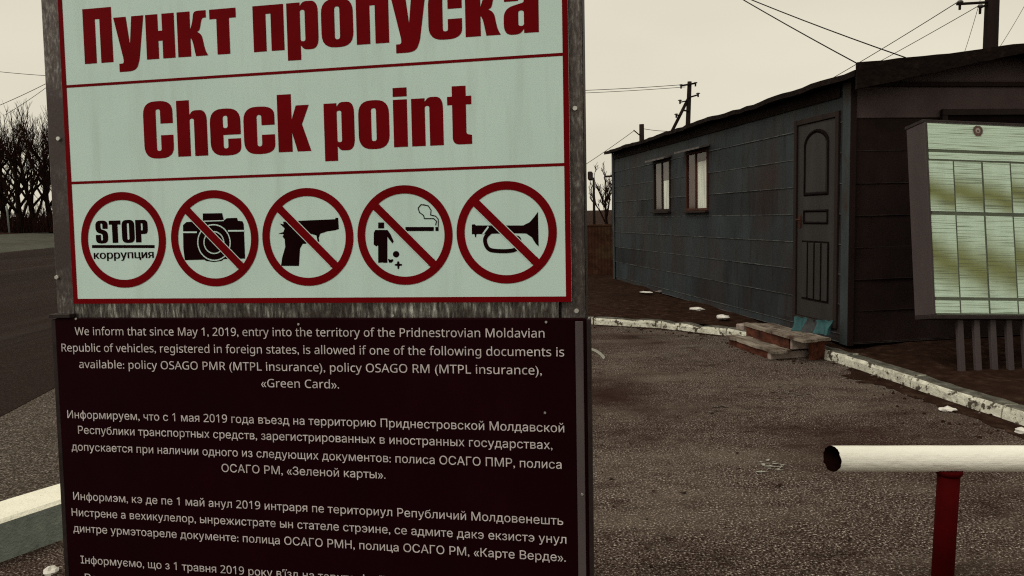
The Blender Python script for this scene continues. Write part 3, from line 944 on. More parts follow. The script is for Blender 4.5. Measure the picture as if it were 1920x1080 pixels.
def build_hut():
    root = empty('guard_hut', H_MW)
    tag(root, 'long dark hut clad in lapped boards under a shallow gable roof', 'hut')
    rnd = random.Random(3)
    pitch = hs(1490, 352)[1] - hs(1490, 403)[1]
    zref = hs(1490, 403)[1]
    seams = [zref + pitch * k for k in range(-6, 8)]
    # openings of the long side: (a0, a1, z0, z1)
    d_r, d_l = hs(1575, 400)[0], hs(1492, 400)[0]
    d_top, d_bot = hs(1500, 226)[1], hs(1488, 596)[1]
    wins = []
    for x0, x1, yt, yb in ((1227, 1258, 301, 396), (1288, 1329, 283, 395)):
        wins.append((hs(x1, 350)[0], hs(x0, 350)[0], hs((x0 + x1) / 2, yb)[1], hs((x0 + x1) / 2, yt)[1]))
    side = lambda a, z, o: (-o, a, z)
    b = MB()
    # the long side, leaving the door and the two windows open
    clad(b, side, .0, H_LEN, BASE_Z, EAVE, seams, [(d_r, d_l, d_bot, d_top)] + wins, .009, rnd, .35, lambda z, t: 0 if t < .45 else (1 if t < .75 else 2), 3)
    b.build('side_wall', [M_CLAD_SIDE, M_CLAD_BLUE, M_CLAD_BROWN, M_CLAD_EDGE], root)
    fpitch = (hf(1650, 223)[1] - hf(1650, 345)[1]) / 2
    fref = hf(1650, 283)[1]
    fseams = [fref + fpitch * k for k in range(-9, 9)]
    b = MB()
    clad(b, lambda a, z, o: (a, -o, z), .0, H_W, BASE_Z, EAVE, fseams, [], .008, rnd, .4, lambda z, t: 1 if z > hf(1650, 240)[1] else 0, 2)
    b.face([(0, -.004, EAVE), (H_W, -.004, EAVE), (RIDGE_S, -.004, RIDGE_Z)], 1)
    b.build('front_wall', [M_CLAD_FRONT, M_GABLE, M_FRONT_EDGE], root)
    b = MB()
    b.box((.10, H_LEN - .02, BASE_Z), (H_W, H_LEN, EAVE))
    b.box((H_W - .02, .02, BASE_Z), (H_W, H_LEN - .03, EAVE))
    b.face([(H_W, H_LEN, EAVE), (0, H_LEN, EAVE), (RIDGE_S, H_LEN, RIDGE_Z)])
    b.box((.09, .03, BASE_Z + .02), (H_W - .03, H_LEN - .03, BASE_Z + .06))
    b.build('rear_wall', M_CLAD_SIDE, root)
    # dark skirt down to the earth
    b = MB()
    b.box((.06, .06, -.15), (H_W - .06, H_LEN - .06, BASE_Z - .01), 0)
    b.build('plinth', M_GROOVE, root)
    # corner trims
    b = MB()
    b.box((-.028, -.026, BASE_Z - .01), (-.019, .10, EAVE), 0, .003)
    b.box((-.027, -.030, BASE_Z - .01), (.035, -.0265, EAVE), 1, .001)
    b.build('corner_trim', [M_TRIM, M_CLAD_FRONT], root)
    b = MB()
    b.box((-.028, H_LEN - .10, BASE_Z - .01), (-.019, H_LEN + .02, EAVE), 0, .003)
    b.build('corner_trim', M_TRIM, root)
    b = MB()
    b.box((-.024, H_LEN * .02, EAVE - .13), (-.019, H_LEN - .11, EAVE - .01), 0)
    b.build('eave_shade_strip', M_ROOF, root)  # dark strip standing in for the shade under the eave
    # roof: two slabs with ragged eaves
    b = MB()
    ov, th = .16, .06
    slope = (RIDGE_Z - EAVE) / RIDGE_S
    n = 46
    f0 = hut_px(1604, 122, 0, -ov).y
    for s in (-1, 1):
        rows = []
        for k in range(n + 1):
            a = f0 + (H_LEN + .12 - f0) * k / n
            sag = .025 * noise.noise(Vector((a * .8, s, 0))) + rnd.uniform(-.008, .008)
            e = ov + rnd.uniform(-.02, .02)
            xe = RIDGE_S + s * (RIDGE_S + e)
            ze = EAVE - slope * e + .06
            zr = RIDGE_Z + .06
            rows.append([(xe, a, ze - th * .9 + sag), (xe, a, ze + sag), (RIDGE_S, a, zr + .3 * sag), (RIDGE_S, a, zr - th)])
        for r0, r1 in zip(rows, rows[1:]):
            for q in range(4):
                b.face([r0[q], r1[q], r1[(q + 1) % 4], r0[(q + 1) % 4]])
        b.face(rows[0]); b.face(rows[-1][::-1])
    roof = b.build('roof', M_ROOF, root)
    # barge boards along the front gable
    for s in (-1, 1):
        b = MB()
        m = 14
        x0, x1 = RIDGE_S + s * (RIDGE_S + ov), RIDGE_S
        prev = None
        for k in range(m + 1):
            t = k / m
            x = x0 + (x1 - x0) * t
            z = EAVE - slope * ov + .05 + (RIDGE_Z - EAVE + slope * ov) * t
            lo = z - (.165 - .115 * t) + rnd.uniform(-.006, .006)
            hi = z + .028 + .045 * (1 - t) ** 2 + rnd.uniform(-.007, .007)
            cur = [(x, f0 - .03, lo), (x, f0 - .03, hi), (x, f0 - .003, hi), (x, f0 - .003, lo)]
            if prev:
                for q in range(4):
                    b.face([prev[q], cur[q], cur[(q + 1) % 4], prev[(q + 1) % 4]])
            else:
                b.face(cur)
            prev = cur
        b.face(prev[::-1])
        b.build('barge_board', M_ROOF, roof)
    # band under the gable and the shuttered front window behind the notice board
    zb = hf(1800, 158)[1]
    b = MB()
    b.box((.05, -.034, zb - .025), (H_W - .05, -.018, zb + .02), 0, .004)
    b.build('gable_band', M_CLAD_FRONT, root)
    wa, wz = hf(1760, 206); wb, wz1 = hf(2060, 500)
    fr = MB()
    for lo, hi in (((wa, -.06, wz - .06), (wb, -.02, wz)), ((wa, -.06, wz1), (wb, -.02, wz1 + .06)), ((wa, -.058, wz1 + .06), (wa + .06, -.022, wz - .06)), ((wb - .06, -.058, wz1 + .06), (wb, -.022, wz - .06))):
        fr.box(lo, hi, 0, .004)
    wf = fr.build('front_window', M_DOORFRAME, root)
    b = MB()
    b.box((wa + .06, -.036, wz1 + .06), (wb - .06, -.024, wz - .06))
    b.build('shutter', M_GROOVE, wf)
    # door
    fw = .055
    b = MB()
    b.box((-.032, d_r, d_bot), (.06, d_r + fw, d_top), 0, .004)
    b.box((-.032, d_l - fw, d_bot), (.06, d_l, d_top), 0, .004)
    b.box((-.030, d_r + fw, d_top - fw), (.06, d_l - fw, d_top), 0, .004)
    b.box((-.05, d_r + fw, d_bot), (.06, d_l - fw, d_bot + .05), 0, .004)
    door = b.build('door', M_DOORFRAME, root)
    l0, l1, z0, z1 = d_r + fw + .004, d_l - fw - .004, d_bot + .052, d_top - fw - .004
    hgt, wid = z1 - z0, l1 - l0
    b = MB()
    b.box((-.012, l0, z0), (.03, l1, z1), 0, .003)
    b.build('door_leaf', M_DOOR, door)
    # mouldings: (from, to) as fractions of the leaf
    def ringmould(path, w):
        mb = MB()
        n_ = len(path)
        cx = sum(p[0] for p in path) / n_; cz = sum(p[1] for p in path) / n_
        inn = []
        for p in path:
            d = Vector((cx - p[0], cz - p[1]))
            inn.append((p[0] + math.copysign(min(w, abs(d.x)), d.x), p[1] + math.copysign(min(w, abs(d.y)), d.y)))
        for k in range(n_):
            j = (k + 1) % n_
            o0, o1, i1, i0 = path[k], path[j], inn[j], inn[k]
            m0 = ((o0[0] + i0[0]) / 2, (o0[1] + i0[1]) / 2); m1 = ((o1[0] + i1[0]) / 2, (o1[1] + i1[1]) / 2)
            mb.face([(-.0125, *o0), (-.0125, *o1), (-.026, *m1), (-.026, *m0)])
            mb.face([(-.026, *m0), (-.026, *m1), (-.0125, *i1), (-.0125, *i0)])
        return mb
    a0, a1 = l0 + .17 * wid, l1 - .17 * wid
    zt, zl = z0 + .965 * hgt, z0 + .63 * hgt
    arch = [(a0, zl), (a1, zl)]
    rr_ = (a1 - a0) / 2
    for k in range(13):
        t = math.pi * k / 12
        arch.append(((a0 + a1) / 2 + rr_ * math.cos(t), zt - rr_ * .62 + rr_ * .62 * math.sin(t)))
    ringmould(arch, .035).build('moulding', M_GROOVE, door)
    pb = MB()
    pb.poly([[((p[0] - (a0 + a1) / 2) * .78 + (a0 + a1) / 2, (p[1] - (zt + zl) / 2) * .88 + (zt + zl) / 2) for p in arch]], lambda p: (-.016, p[0], p[1]))
    pb.build('door_panel', M_DOOR, door)
    ringmould([(a0, z0 + .485 * hgt), (a1, z0 + .485 * hgt), (a1, z0 + .56 * hgt), (a0, z0 + .56 * hgt)], .028).build('moulding', M_GROOVE, door)
    mb = MB()
    mb.box((-.017, a0 - .02, z0 + .09 * hgt), (-.0125, a1 + .02, z0 + .40 * hgt))
    mb.build('moulding', M_GROOVE, door)
    st = (a1 - a0 + .04) / 4
    for k in range(4):
        mb = MB()
        s0 = a0 - .02 + st * k + .016
        mb.box((-.028, s0, z0 + .10 * hgt), (-.0175, s0 + st - .032, z0 + .39 * hgt), 0, .004)
        mb.build('door_panel', M_DOOR, door)
    hz = z0 + .5 * hgt
    hb = MB()
    hb.box((-.021, l1 - .075, hz - .07), (-.0125, l1 - .03, hz + .07), 0, .003)
    hb.tube([(-.021, l1 - .05, hz + .02), (-.06, l1 - .05, hz + .02), (-.062, l1 - .15, hz + .02)], .009, 8)
    hb.build('handle', M_RUSTWOOD, door)
    # windows
    for i, (p, q, lo, hi) in enumerate(wins):
        b = MB()
        fw_ = .035
        b.box((-.022, p, lo), (.02, p + fw_, hi), 0, .003)
        b.box((-.022, q - fw_, lo), (.02, q, hi), 0, .003)
        b.box((-.020, p + fw_, lo), (.02, q - fw_, lo + fw_), 0, .003)
        b.box((-.020, p + fw_, hi - fw_), (.02, q - fw_, hi), 0, .003)
        mid = p + (q - p) * (.5 if i == 0 else .56)
        b.box((-.012, mid - .02, lo + fw_), (.02, mid + .02, hi - fw_), 0, .003)
        w = b.build('window', M_RUSTWOOD if i else M_DOORFRAME, root)
        g = MB()
        g.face([(.0, p + fw_, hi - fw_), (.0, mid - .02, hi - fw_), (.0, mid - .02, lo + fw_), (.0, p + fw_, lo + fw_)])
        g.build('pane', M_GLASS, w)
        g = MB()
        g.face([(.0, mid + .02, hi - fw_), (.0, q - fw_, hi - fw_), (.0, q - fw_, lo + fw_), (.0, mid + .02, lo + fw_)])
        g.build('pane', M_GLASS, w)
        # curtain folds
        def folds(y0, y1, za, zb_, m, x=.022):
            c = MB()
            kk = 26
            for k in range(kk):
                ya, yb = y0 + (y1 - y0) * k / kk, y0 + (y1 - y0) * (k + 1) / kk
                xa, xb = x + .010 * math.sin(k * 1.35), x + .010 * math.sin((k + 1) * 1.35)
                c.face([(xa, ya, za), (xb, yb, za), (xb, yb, zb_), (xa, ya, zb_)], 0, True)
            return c.build('curtain', m, w)
        if i == 0:
            zc = lo + (hi - lo) * .60
            folds(p + fw_, mid - .02, lo + fw_, zc, M_CURTAIN)
            folds(p + fw_, mid - .02, zc + .005, hi - fw_, M_PINKCURTAIN)
            folds(mid + .02, q - fw_, lo + fw_, hi - fw_, M_PINKCURTAIN)
        else:
            zc = lo + (hi - lo) * .82
            folds(p + fw_, mid - .02, lo + fw_, zc, M_CURTAIN)
            folds(p + fw_, mid - .02, zc + .005, hi - fw_, M_RUSTWOOD)
            bb = MB()
            bb.box((.012, mid + .02, lo + fw_), (.022, q - fw_, hi - fw_))
            bb.build('blind', M_RUSTWOOD, w)
        bb = MB()
        x1_ = -.17 if i else -.14
        bb.hexa([(-.02, p - .06, hi + .03), (-.02, q + .07, hi + .03), (x1_, q + .07, hi + .0), (x1_, p - .06, hi + .0),
                 (-.02, p - .06, hi + .055), (-.02, q + .07, hi + .055), (x1_, q + .07, hi + .025), (x1_, p - .06, hi + .025)])
        bb.build('hood', M_HOOD, w)
        bb = MB()
        bb.box((-.07, p - .03, lo - .03), (-.019, q + .03, lo - .002), 0, .004)
        bb.build('sill', M_DOORFRAME, w)
    return root
build_hut()

# ------------------------------------------------------------------ wooden steps at the hut door
def build_steps():
    a, c = at_z(1362, 629, .11), at_z(1452, 659, .11)
    d = (c - a); d.z = 0
    L = d.length
    d.normalize()
    nrm = Vector((-d.y, d.x, 0))
    if nrm.x < 0: nrm = -nrm                # towards the hut
    mw = Matrix(((nrm.x, d.x, 0, a.x), (nrm.y, d.y, 0, a.y), (0, 0, 1, 0), (0, 0, 0, 1)))
    root = empty('wooden_steps', mw)
    tag(root, 'two rough plank steps with rusty brown risers below the hut door', 'steps')
    inv = mw.inverted()
    t0, t1 = inv @ at_z(1404, 606, .235), inv @ at_z(1502, 639, .235)
    sx = (t0.x + t1.x) / 2
    rnd = random.Random(2)
    def plank(x0, x1, y0, y1, z0, z1, skew=0.0):
        b = MB()
        n = 9
        rows = []
        for k in range(n + 1):
            y = y0 + (y1 - y0) * k / n
            e = rnd.uniform(-.008, .008)
            zz = rnd.uniform(-.004, .004)
            rows.append([(x0 + e, y, z0 + zz), (x0 + e, y, z1 + zz), (x1 - e, y, z1 + zz), (x1 - e, y, z0 + zz)])
        for r0, r1 in zip(rows, rows[1:]):
            for q in range(4):
                b.face([r0[q], r1[q], r1[(q + 1) % 4], r0[(q + 1) % 4]])
        b.face(rows[0]); b.face(rows[-1][::-1])
        return b
    plank(-.01, .14, 0, L, .085, .11).build('tread', M_STEPTREAD, root)
    plank(.15, sx + .0, .05, L - .04, .080, .105).build('tread', M_STEPTREAD, root)
    plank(sx - .02, sx + .13, t0.y, t1.y, .21, .235).build('tread', M_STEPTREAD, root)
    plank(sx + .14, sx + .30, t0.y + .03, t1.y - .05, .206, .231).build('tread', M_STEPTREAD, root)
    plank(.015, .05, .03, L - .16, .0, .084).build('riser', M_STEPRISER, root)
    plank(sx + .005, sx + .045, t0.y + .03, t1.y - .27, .106, .209).build('riser', M_STEPRISER, root)
    for y in (L - .17, L * .1):
        b = MB(); b.box((.02, y, .0), (.5, y + .07, .078), 0, .005); b.build('bearer', M_PINKBRICK if y > .5 else M_STEPRISER, root)
    b = MB(); b.box((sx + .01, t1.y - .30, .105), (sx + .32, t1.y - .24, .205), 0, .005); b.build('bearer', M_PINKBRICK, root)
    b = MB(); b.box((sx + .06, t0.y + .06, .0), (sx + .32, t0.y + .13, .205), 0, .005); b.build('bearer', M_STEPRISER, root)
    b = MB(); b.box((sx + .16, t1.y - .20, .0), (sx + .30, t1.y - .14, .205), 0, .005); b.build('bearer', M_STEPRISER, root)
    return mw, sx, t0, t1
STEP_MW, STEP_SX, STEP_T0, STEP_T1 = build_steps()

def lump(name, c, r, m, seed, squash=1.0, amp=.3, freq=3.0, res=14, mats=None, pick=None):
    b = MB()
    s = Vector((seed * 3.7, seed * 1.3, 0))
    g = []
    for i in range(res // 2 + 1):
        th = math.pi * i / (res // 2)
        row = []
        for k in range(res):
            ph = 2 * math.pi * k / res
            d = Vector((math.sin(th) * math.cos(ph), math.sin(th) * math.sin(ph), math.cos(th)))
            q = 1 + amp * noise.noise(d * freq + s) + amp * .4 * noise.noise(d * freq * 2.7 + s)
            row.append(Vector((d.x * r[0] * q, d.y * r[1] * q, max(-r[2] * .95, d.z * r[2] * q))) + Vector(c))
        g.append(row)
    for i in range(res // 2):
        for k in range(res):
            j = (k + 1) % res
            mi = pick(g[i][k]) if pick else 0
            b.face([g[i][k], g[i + 1][k], g[i + 1][j], g[i][j]], mi, True)
    return b.build(name, mats or m)

def build_rag():
    # a folded cloth slumped on the top tread against the sill of the door
    a, c = at_z(1479, 619, .236), at_z(1547, 629, .236)
    axis = c - a
    axis.z = 0
    ln = axis.length
    d = axis.normalized()
    back = Vector((-d.y, d.x, 0))
    if back.y < 0: back = -back
    b = MB()
    nx, nz = 40, 9
    def pt(i, j, side):
        u, t = i / nx, j / nz
        h = .128 + .02 * noise.noise(Vector((u * 4.5, 2.0, 0))) - .022 * math.exp(-((u - .48) / .13) ** 2)
        fold = .022 * math.sin(u * 21 + t * 1.2) + .015 * noise.noise(Vector((u * 9, t * 3, 5)))
        dep = .07 * (1 - t) ** 1.6 + fold * (.4 + .6 * (1 - t))
        p = a + d * (ln * u + .01 * math.sin(t * 5 + u * 9)) + back * (.10 - dep + (.05 * (1 - .6 * t) if side else 0))
        return Vector((p.x, p.y, .2365 + h * t + .006 * math.sin(u * 33) * t))
    for i in range(nx):
        m = 1 if .34 < (i + .5) / nx + .02 * math.sin(i) < .60 else 0
        for j in range(nz):
            b.face([pt(i, j, 0), pt(i + 1, j, 0), pt(i + 1, j + 1, 0), pt(i, j + 1, 0)], m, True)
            b.face([pt(i, j, 1), pt(i, j + 1, 1), pt(i + 1, j + 1, 1), pt(i + 1, j, 1)], m, True)
        b.face([pt(i, nz, 0), pt(i + 1, nz, 0), pt(i + 1, nz, 1), pt(i, nz, 1)], m, True)
    for i in (0, nx):
        for j in range(nz):
            b.face([pt(i, j, 0), pt(i, j + 1, 0), pt(i, j + 1, 1), pt(i, j, 1)], 0)
    tag(b.build('rag_bundle', [M_TEAL, M_GREYCLOTH]), 'folded teal and grey cloth slumped on the top plank step at the door', 'rags')
build_rag()

# ------------------------------------------------------------------ litter
LIT = 'white litter scattered on the ground'
def litter(x, y, z, w, l, h, seed, label, m=M_LITTER, name='litter', rot=0.0):
    p = at_z(x, y, z)
    o = lump(name, (0, 0, 0), (w, l, h), m, seed, amp=.45, freq=2.0, res=12)
    o.matrix_world = Matrix.Translation((p.x, p.y, z + h * .6)) @ Matrix.Rotation(rot, 4, 'Z')
    tag(o, label, 'litter', LIT)
litter(1306, 581, .12, .10, .06, .022, 1, 'flat white scrap on the earth behind the far kerb, nearer the hut windows', rot=-.3)
litter(1355, 597, .13, .085, .06, .028, 2, 'crumpled white scrap on the earth just behind the end of the far kerb', rot=-.5)
litter(1212, 549, .12, .12, .05, .015, 3, 'thin pale strip of litter on the earth beside the far end of the hut', rot=-.6)
litter(1776, 771, .013, .055, .035, .02, 5, 'white crushed cup on the asphalt beside the right kerb')
litter(1916, 812, .013, .04, .04, .022, 6, 'white crumpled paper at the foot of the right kerb by the picture edge')
litter(1240, 547, .12, .08, .04, .012, 9, 'small greyish scrap lying close to the hut wall under the windows', m=M_PINKBRICK)
litter(96, 1075, .013, .03, .03, .02, 7, 'small white stone on the grit in front of the low left kerb', name='stone')
def block():
    p = at_z(1397, 618, .1)
    b = MB()
    b.box((-.09, -.06, 0), (.09, .06, .11), 0, .012)
    o = b.build('concrete_block', M_PINKBRICK)
    o.matrix_world = Matrix.Translation((p.x, p.y, .06)) @ Matrix.Rotation(.5, 4, 'Z')
    tag(o, 'small pale block standing at the far end of the plank steps', 'block')
block()
M_SPLASH = mat('worn_paint_splash', [(.35, (.12, .105, .09)), (.65, (.42, .42, .37))], 60, 4, .9, spec=.05)
def paint_marks():
    rnd = random.Random(31)
    b = MB()
    for (x, y, n, sx, sy) in ((1435, 874, 6, 9, 4), (1462, 880, 5, 12, 4), (1440, 884, 4, 10, 3), (1490, 741, 9, 26, 5), (1360, 770, 8, 30, 4)):
        for _ in range(n):
            cx, cy = x + rnd.gauss(0, sx), y + rnd.gauss(0, sy)
            k = rnd.randrange(6, 9)
            ww, hh = rnd.uniform(4, 14), rnd.uniform(.8, 3.2)
            pts = [at_z(cx + ww * rnd.uniform(.2, 1) * math.cos(2 * math.pi * t / k), cy + hh * rnd.uniform(.2, 1) * math.sin(2 * math.pi * t / k), .0) for t in range(k)]
            zz = .0165 + rnd.random() * .002
            b.face([(p.x, p.y, zz) for p in pts][::-1], 0 if y > 800 else 1)
    arc = [at_z(*p, .016) for p in ((1108, 652), (1118, 655), (1127, 661), (1135, 669))]
    b2 = [at_z(p[0], p[1] + 3.2, .016) for p in ((1108, 653), (1117, 657), (1125, 663), (1132, 671))]
    for k in range(3):
        b.face([arc[k], arc[k + 1], b2[k + 1], b2[k]][::-1], 0)
    structure(b.build('paint_splash', [M_SPLASH, M_SHOULDER]))
paint_marks()

# ------------------------------------------------------------------ glazed notice board leaning in front of the hut
def sheet_mat(name, seed, band):
    m = bpy.data.materials.new(name)
    m.use_nodes = True
    N, L = m.node_tree.nodes, m.node_tree.links
    p = N['Principled BSDF']
    p.inputs['Roughness'].default_value = .5
    p.inputs['Specular IOR Level'].default_value = .3
    tc = N.new('ShaderNodeTexCoord')
    mp = N.new('ShaderNodeMapping')
    mp.inputs['Scale'].default_value = (1.3, 1, 75)
    mp.inputs['Location'].default_value = (seed * 3.1, 0, seed * 1.7)
    L.new(tc.outputs['Object'], mp.inputs[0])
    n = N.new('ShaderNodeTexNoise')
    n.inputs['Scale'].default_value = 1.5
    n.inputs['Detail'].default_value = 3
    L.new(mp.outputs[0], n.inputs['Vector'])
    r = N.new('ShaderNodeValToRGB')
    r.color_ramp.elements[0].position = .33
    r.color_ramp.elements[0].color = (.17, .24, .15, 1)
    r.color_ramp.elements[1].position = .50
    r.color_ramp.elements[1].color = (.60, .77, .63, 1)
    L.new(n.outputs['Fac'], r.inputs[0])
    out = r.outputs[0]
    if band:
        # each sheet carries a soft sloping olive band over its lines of print
        sx = N.new('ShaderNodeSeparateXYZ')
        L.new(tc.outputs['Generated'], sx.inputs[0])
        n2 = N.new('ShaderNodeTexNoise')
        n2.inputs['Scale'].default_value = 4.5
        n2.inputs['Detail'].default_value = 2
        mp3 = N.new('ShaderNodeMapping')
        mp3.inputs['Location'].default_value = (seed * 5.3, seed * 2.9, seed * 1.1)
        L.new(tc.outputs['Object'], mp3.inputs[0])
        L.new(mp3.outputs[0], n2.inputs['Vector'])
        ad = N.new('ShaderNodeMath'); ad.operation = 'MULTIPLY_ADD'
        L.new(n2.outputs['Fac'], ad.inputs[0])
        ad.inputs[1].default_value = .16
        ax = N.new('ShaderNodeMath'); ax.operation = 'MULTIPLY_ADD'
        L.new(sx.outputs['X'], ax.inputs[0])
        ax.inputs[1].default_value = .17
        L.new(sx.outputs['Z'], ax.inputs[2])
        L.new(ax.outputs[0], ad.inputs[2])
        r2 = N.new('ShaderNodeValToRGB')
        c = r2.color_ramp
        c.interpolation = 'EASE'
        c.elements[0].position = max(.01, band - .42); c.elements[0].color = (0, 0, 0, 1)
        c.elements[1].position = min(1, band + .46); c.elements[1].color = (0, 0, 0, 1)
        e = c.elements.new(band); e.color = (1, 1, 1, 1)
        L.new(ad.outputs[0], r2.inputs[0])
        mx = N.new('ShaderNodeMixRGB')
        L.new(r2.outputs[0], mx.inputs[0])
        L.new(out, mx.inputs[1])
        mul = N.new('ShaderNodeMixRGB'); mul.blend_type = 'MULTIPLY'; mul.inputs[0].default_value = 1
        L.new(out, mul.inputs[1]); mul.inputs[2].default_value = (.30, .27, .07, 1)
        L.new(mul.outputs[0], mx.inputs[2])
        out = mx.outputs[0]
    L.new(out, p.inputs['Base Color'])
    return m

def build_board():
    yaw, lean, rl = (math.radians(v) for v in (7.876, 10.19, -2.87))
    X0 = Vector((math.cos(yaw), math.sin(yaw), 0)); n0 = Vector((-math.sin(yaw), math.cos(yaw), 0))
    Z0 = Vector((0, 0, 1)) * math.cos(lean) + n0 * math.sin(lean)
    X = X0 * math.cos(rl) + Z0 * math.sin(rl)
    Z = -X0 * math.sin(rl) + Z0 * math.cos(rl)
    Y = Z.cross(X)
    BL = at_depth(1752, 590, 6.0)
    hgt, W = 1.602, 2.3
    drop = .47
    base = BL - Z * drop
    mw = Matrix(((X.x, Y.x, Z.x, base.x), (X.y, Y.y, Z.y, base.y), (X.z, Y.z, Z.z, base.z), (0, 0, 0, 1)))
    inv = mw.inverted()
    def bp(x, y, dep=0.0):
        o = inv @ Vector((0, 0, EYE)); d = inv.to_3x3() @ ray(x, y)
        q = o + d * ((dep - o.y) / d.y)
        return q.x, q.z
    root = empty('notice_board', mw)
    tag(root, 'glazed notice board full of pale green sheets leaning back on slatted legs', 'notice board')
    z0, z1 = drop, drop + hgt
    dep = .24
    b = MB()
    b.box((0, .012, z0), (.022, dep, z1), 0, .003)
    b.box((W - .022, .012, z0), (W, dep, z1), 0, .003)
    b.box((-.004, .0, z0 - .035), (W + .004, dep, z0 - .001), 1, .004)
    b.box((-.004, .03, z1 + .001), (W + .004, dep + .02, z1 + .03), 1, .004)
    b.box((.022, .05, z0), (W - .022, .065, z1), 1)
    b.build('case', [M_BOARDFRAME, M_DARKEDGE], root)
    b = MB()
    b.box((.024, .022, z0 + .002), (W - .024, .048, z1 - .002))
    b.build('backing', M_SHEETBACK, root)
    # header sheets
    def sheet_obj(u0, u1, v0, v1, m, name='paper_sheet', y=.018):
        s = MB()
        n = 6
        rnd = random.Random(int(u0 * 1000 + v0 * 77))
        for k in range(n):
            a, c = u0 + (u1 - u0) * k / n, u0 + (u1 - u0) * (k + 1) / n
            w0, w1 = .0016 * math.sin(k * 1.9 + u0 * 9), .0016 * math.sin((k + 1) * 1.9 + u0 * 9)
            s.face([(a, y + w0, v0), (c, y + w1, v0), (c, y + w1, v1), (a, y + w0, v1)], 0, True)
        return s.build(name, m, root)
    va = bp(1830, 281)[1]; vb = bp(1830, 286)[1]; vc = bp(1830, 302)[1]
    sheet_obj(.03, W - .03, va, z1 - .006, sheet_mat('header_print', 1, 0), 'header_banner')
    sheet_obj(.03, W - .03, vc + .012, vb - .004, sheet_mat('subheader_print', 2, 0), 'header_banner')
    # emblem: a small wreath round a pale field
    eu, ev = bp(1836, 244)
    b = MB()
    rad = .036
    for k in range(18):
        t = math.radians(115 + 310 * k / 17)
        for s in (-1, 1):
            c = Vector((eu + rad * math.cos(t), ev + rad * math.sin(t)))
            d = Vector((math.cos(t + s * .9), math.sin(t + s * .9)))
            n_ = Vector((-d.y, d.x)) * .006
            q = c + d * .016
            b.face([(c.x - n_.x, .0135 - s * .0004, c.y - n_.y), (q.x, .0135 - s * .0004, q.y), (c.x + n_.x, .0135 - s * .0004, c.y + n_.y)], 0)
    k = 20
    for q in range(24):
        t0_, t1_ = 2 * math.pi * q / 24, 2 * math.pi * (q + 1) / 24
        b.face([(eu + rr0 * math.cos(t_), .0138, ev + rr0 * math.sin(t_)) for rr0, t_ in ((.023, t0_), (.041, t0_), (.041, t1_), (.023, t1_))], 0)
    b.face([(eu + .024 * math.cos(2 * math.pi * a / k), .0142, ev + .024 * math.sin(2 * math.pi * a / k)) for a in range(k)], 1)
    b.face([(eu - .020, .0132, ev - .036), (eu + .020, .0132, ev - .036), (eu + .026, .0132, ev - .046), (eu, .0132, ev - .041), (eu - .026, .0132, ev - .046)], 2)
    b.face([(eu - .010, .0138, ev - .012), (eu + .010, .0138, ev - .012), (eu + .006, .0138, ev + .006), (eu - .006, .0138, ev + .006)], 0)
    b.build('emblem', [M_STEPRISER, M_PINKBRICK, M_RED], root)
    # the rows of sheets
    cu = [bp(x, 400)[0] for x in (1742, 1797, 1851, 1904)]
    st = (cu[-1] - cu[0]) / 3
    rows = [(bp(1800, 396)[1], vc - .004, .48), (bp(1800, 557)[1], bp(1800, 403)[1], .55), (bp(1800, 588)[1] + .004, bp(1800, 563)[1], 0)]
    for r_, (v0, v1, band) in enumerate(rows):
        for c in range(9):
            u0 = cu[0] + st * c
            u0 = max(u0, .026)
            u1 = cu[0] + st * (c + 1) - .014
            if u1 > W - .03: break
            sheet_obj(u0, u1, v0, v1, sheet_mat('printed_sheet', r_ * 10 + c, band + (.05 * math.sin(c * 2.3 + r_) if band else 0)))
    g = MB()
    g.face([(.024, .006, z0), (W - .024, .006, z0), (W - .024, .006, z1), (.024, .006, z1)])
    g.build('glass', M_GLASS, root)
    # slatted legs below the case
    uA, uB = bp(1812, 650)[0], bp(1843, 650)[0]
    for k in range(9):
        u = uA + (uB - uA) * k
        if u > W - .05: break
        b = MB()
        b.box((u - .026, .05, .0), (u + .026, .085, z0 - .037), 0, .004)
        b.build('leg', M_BOARDFRAME, root)
build_board()

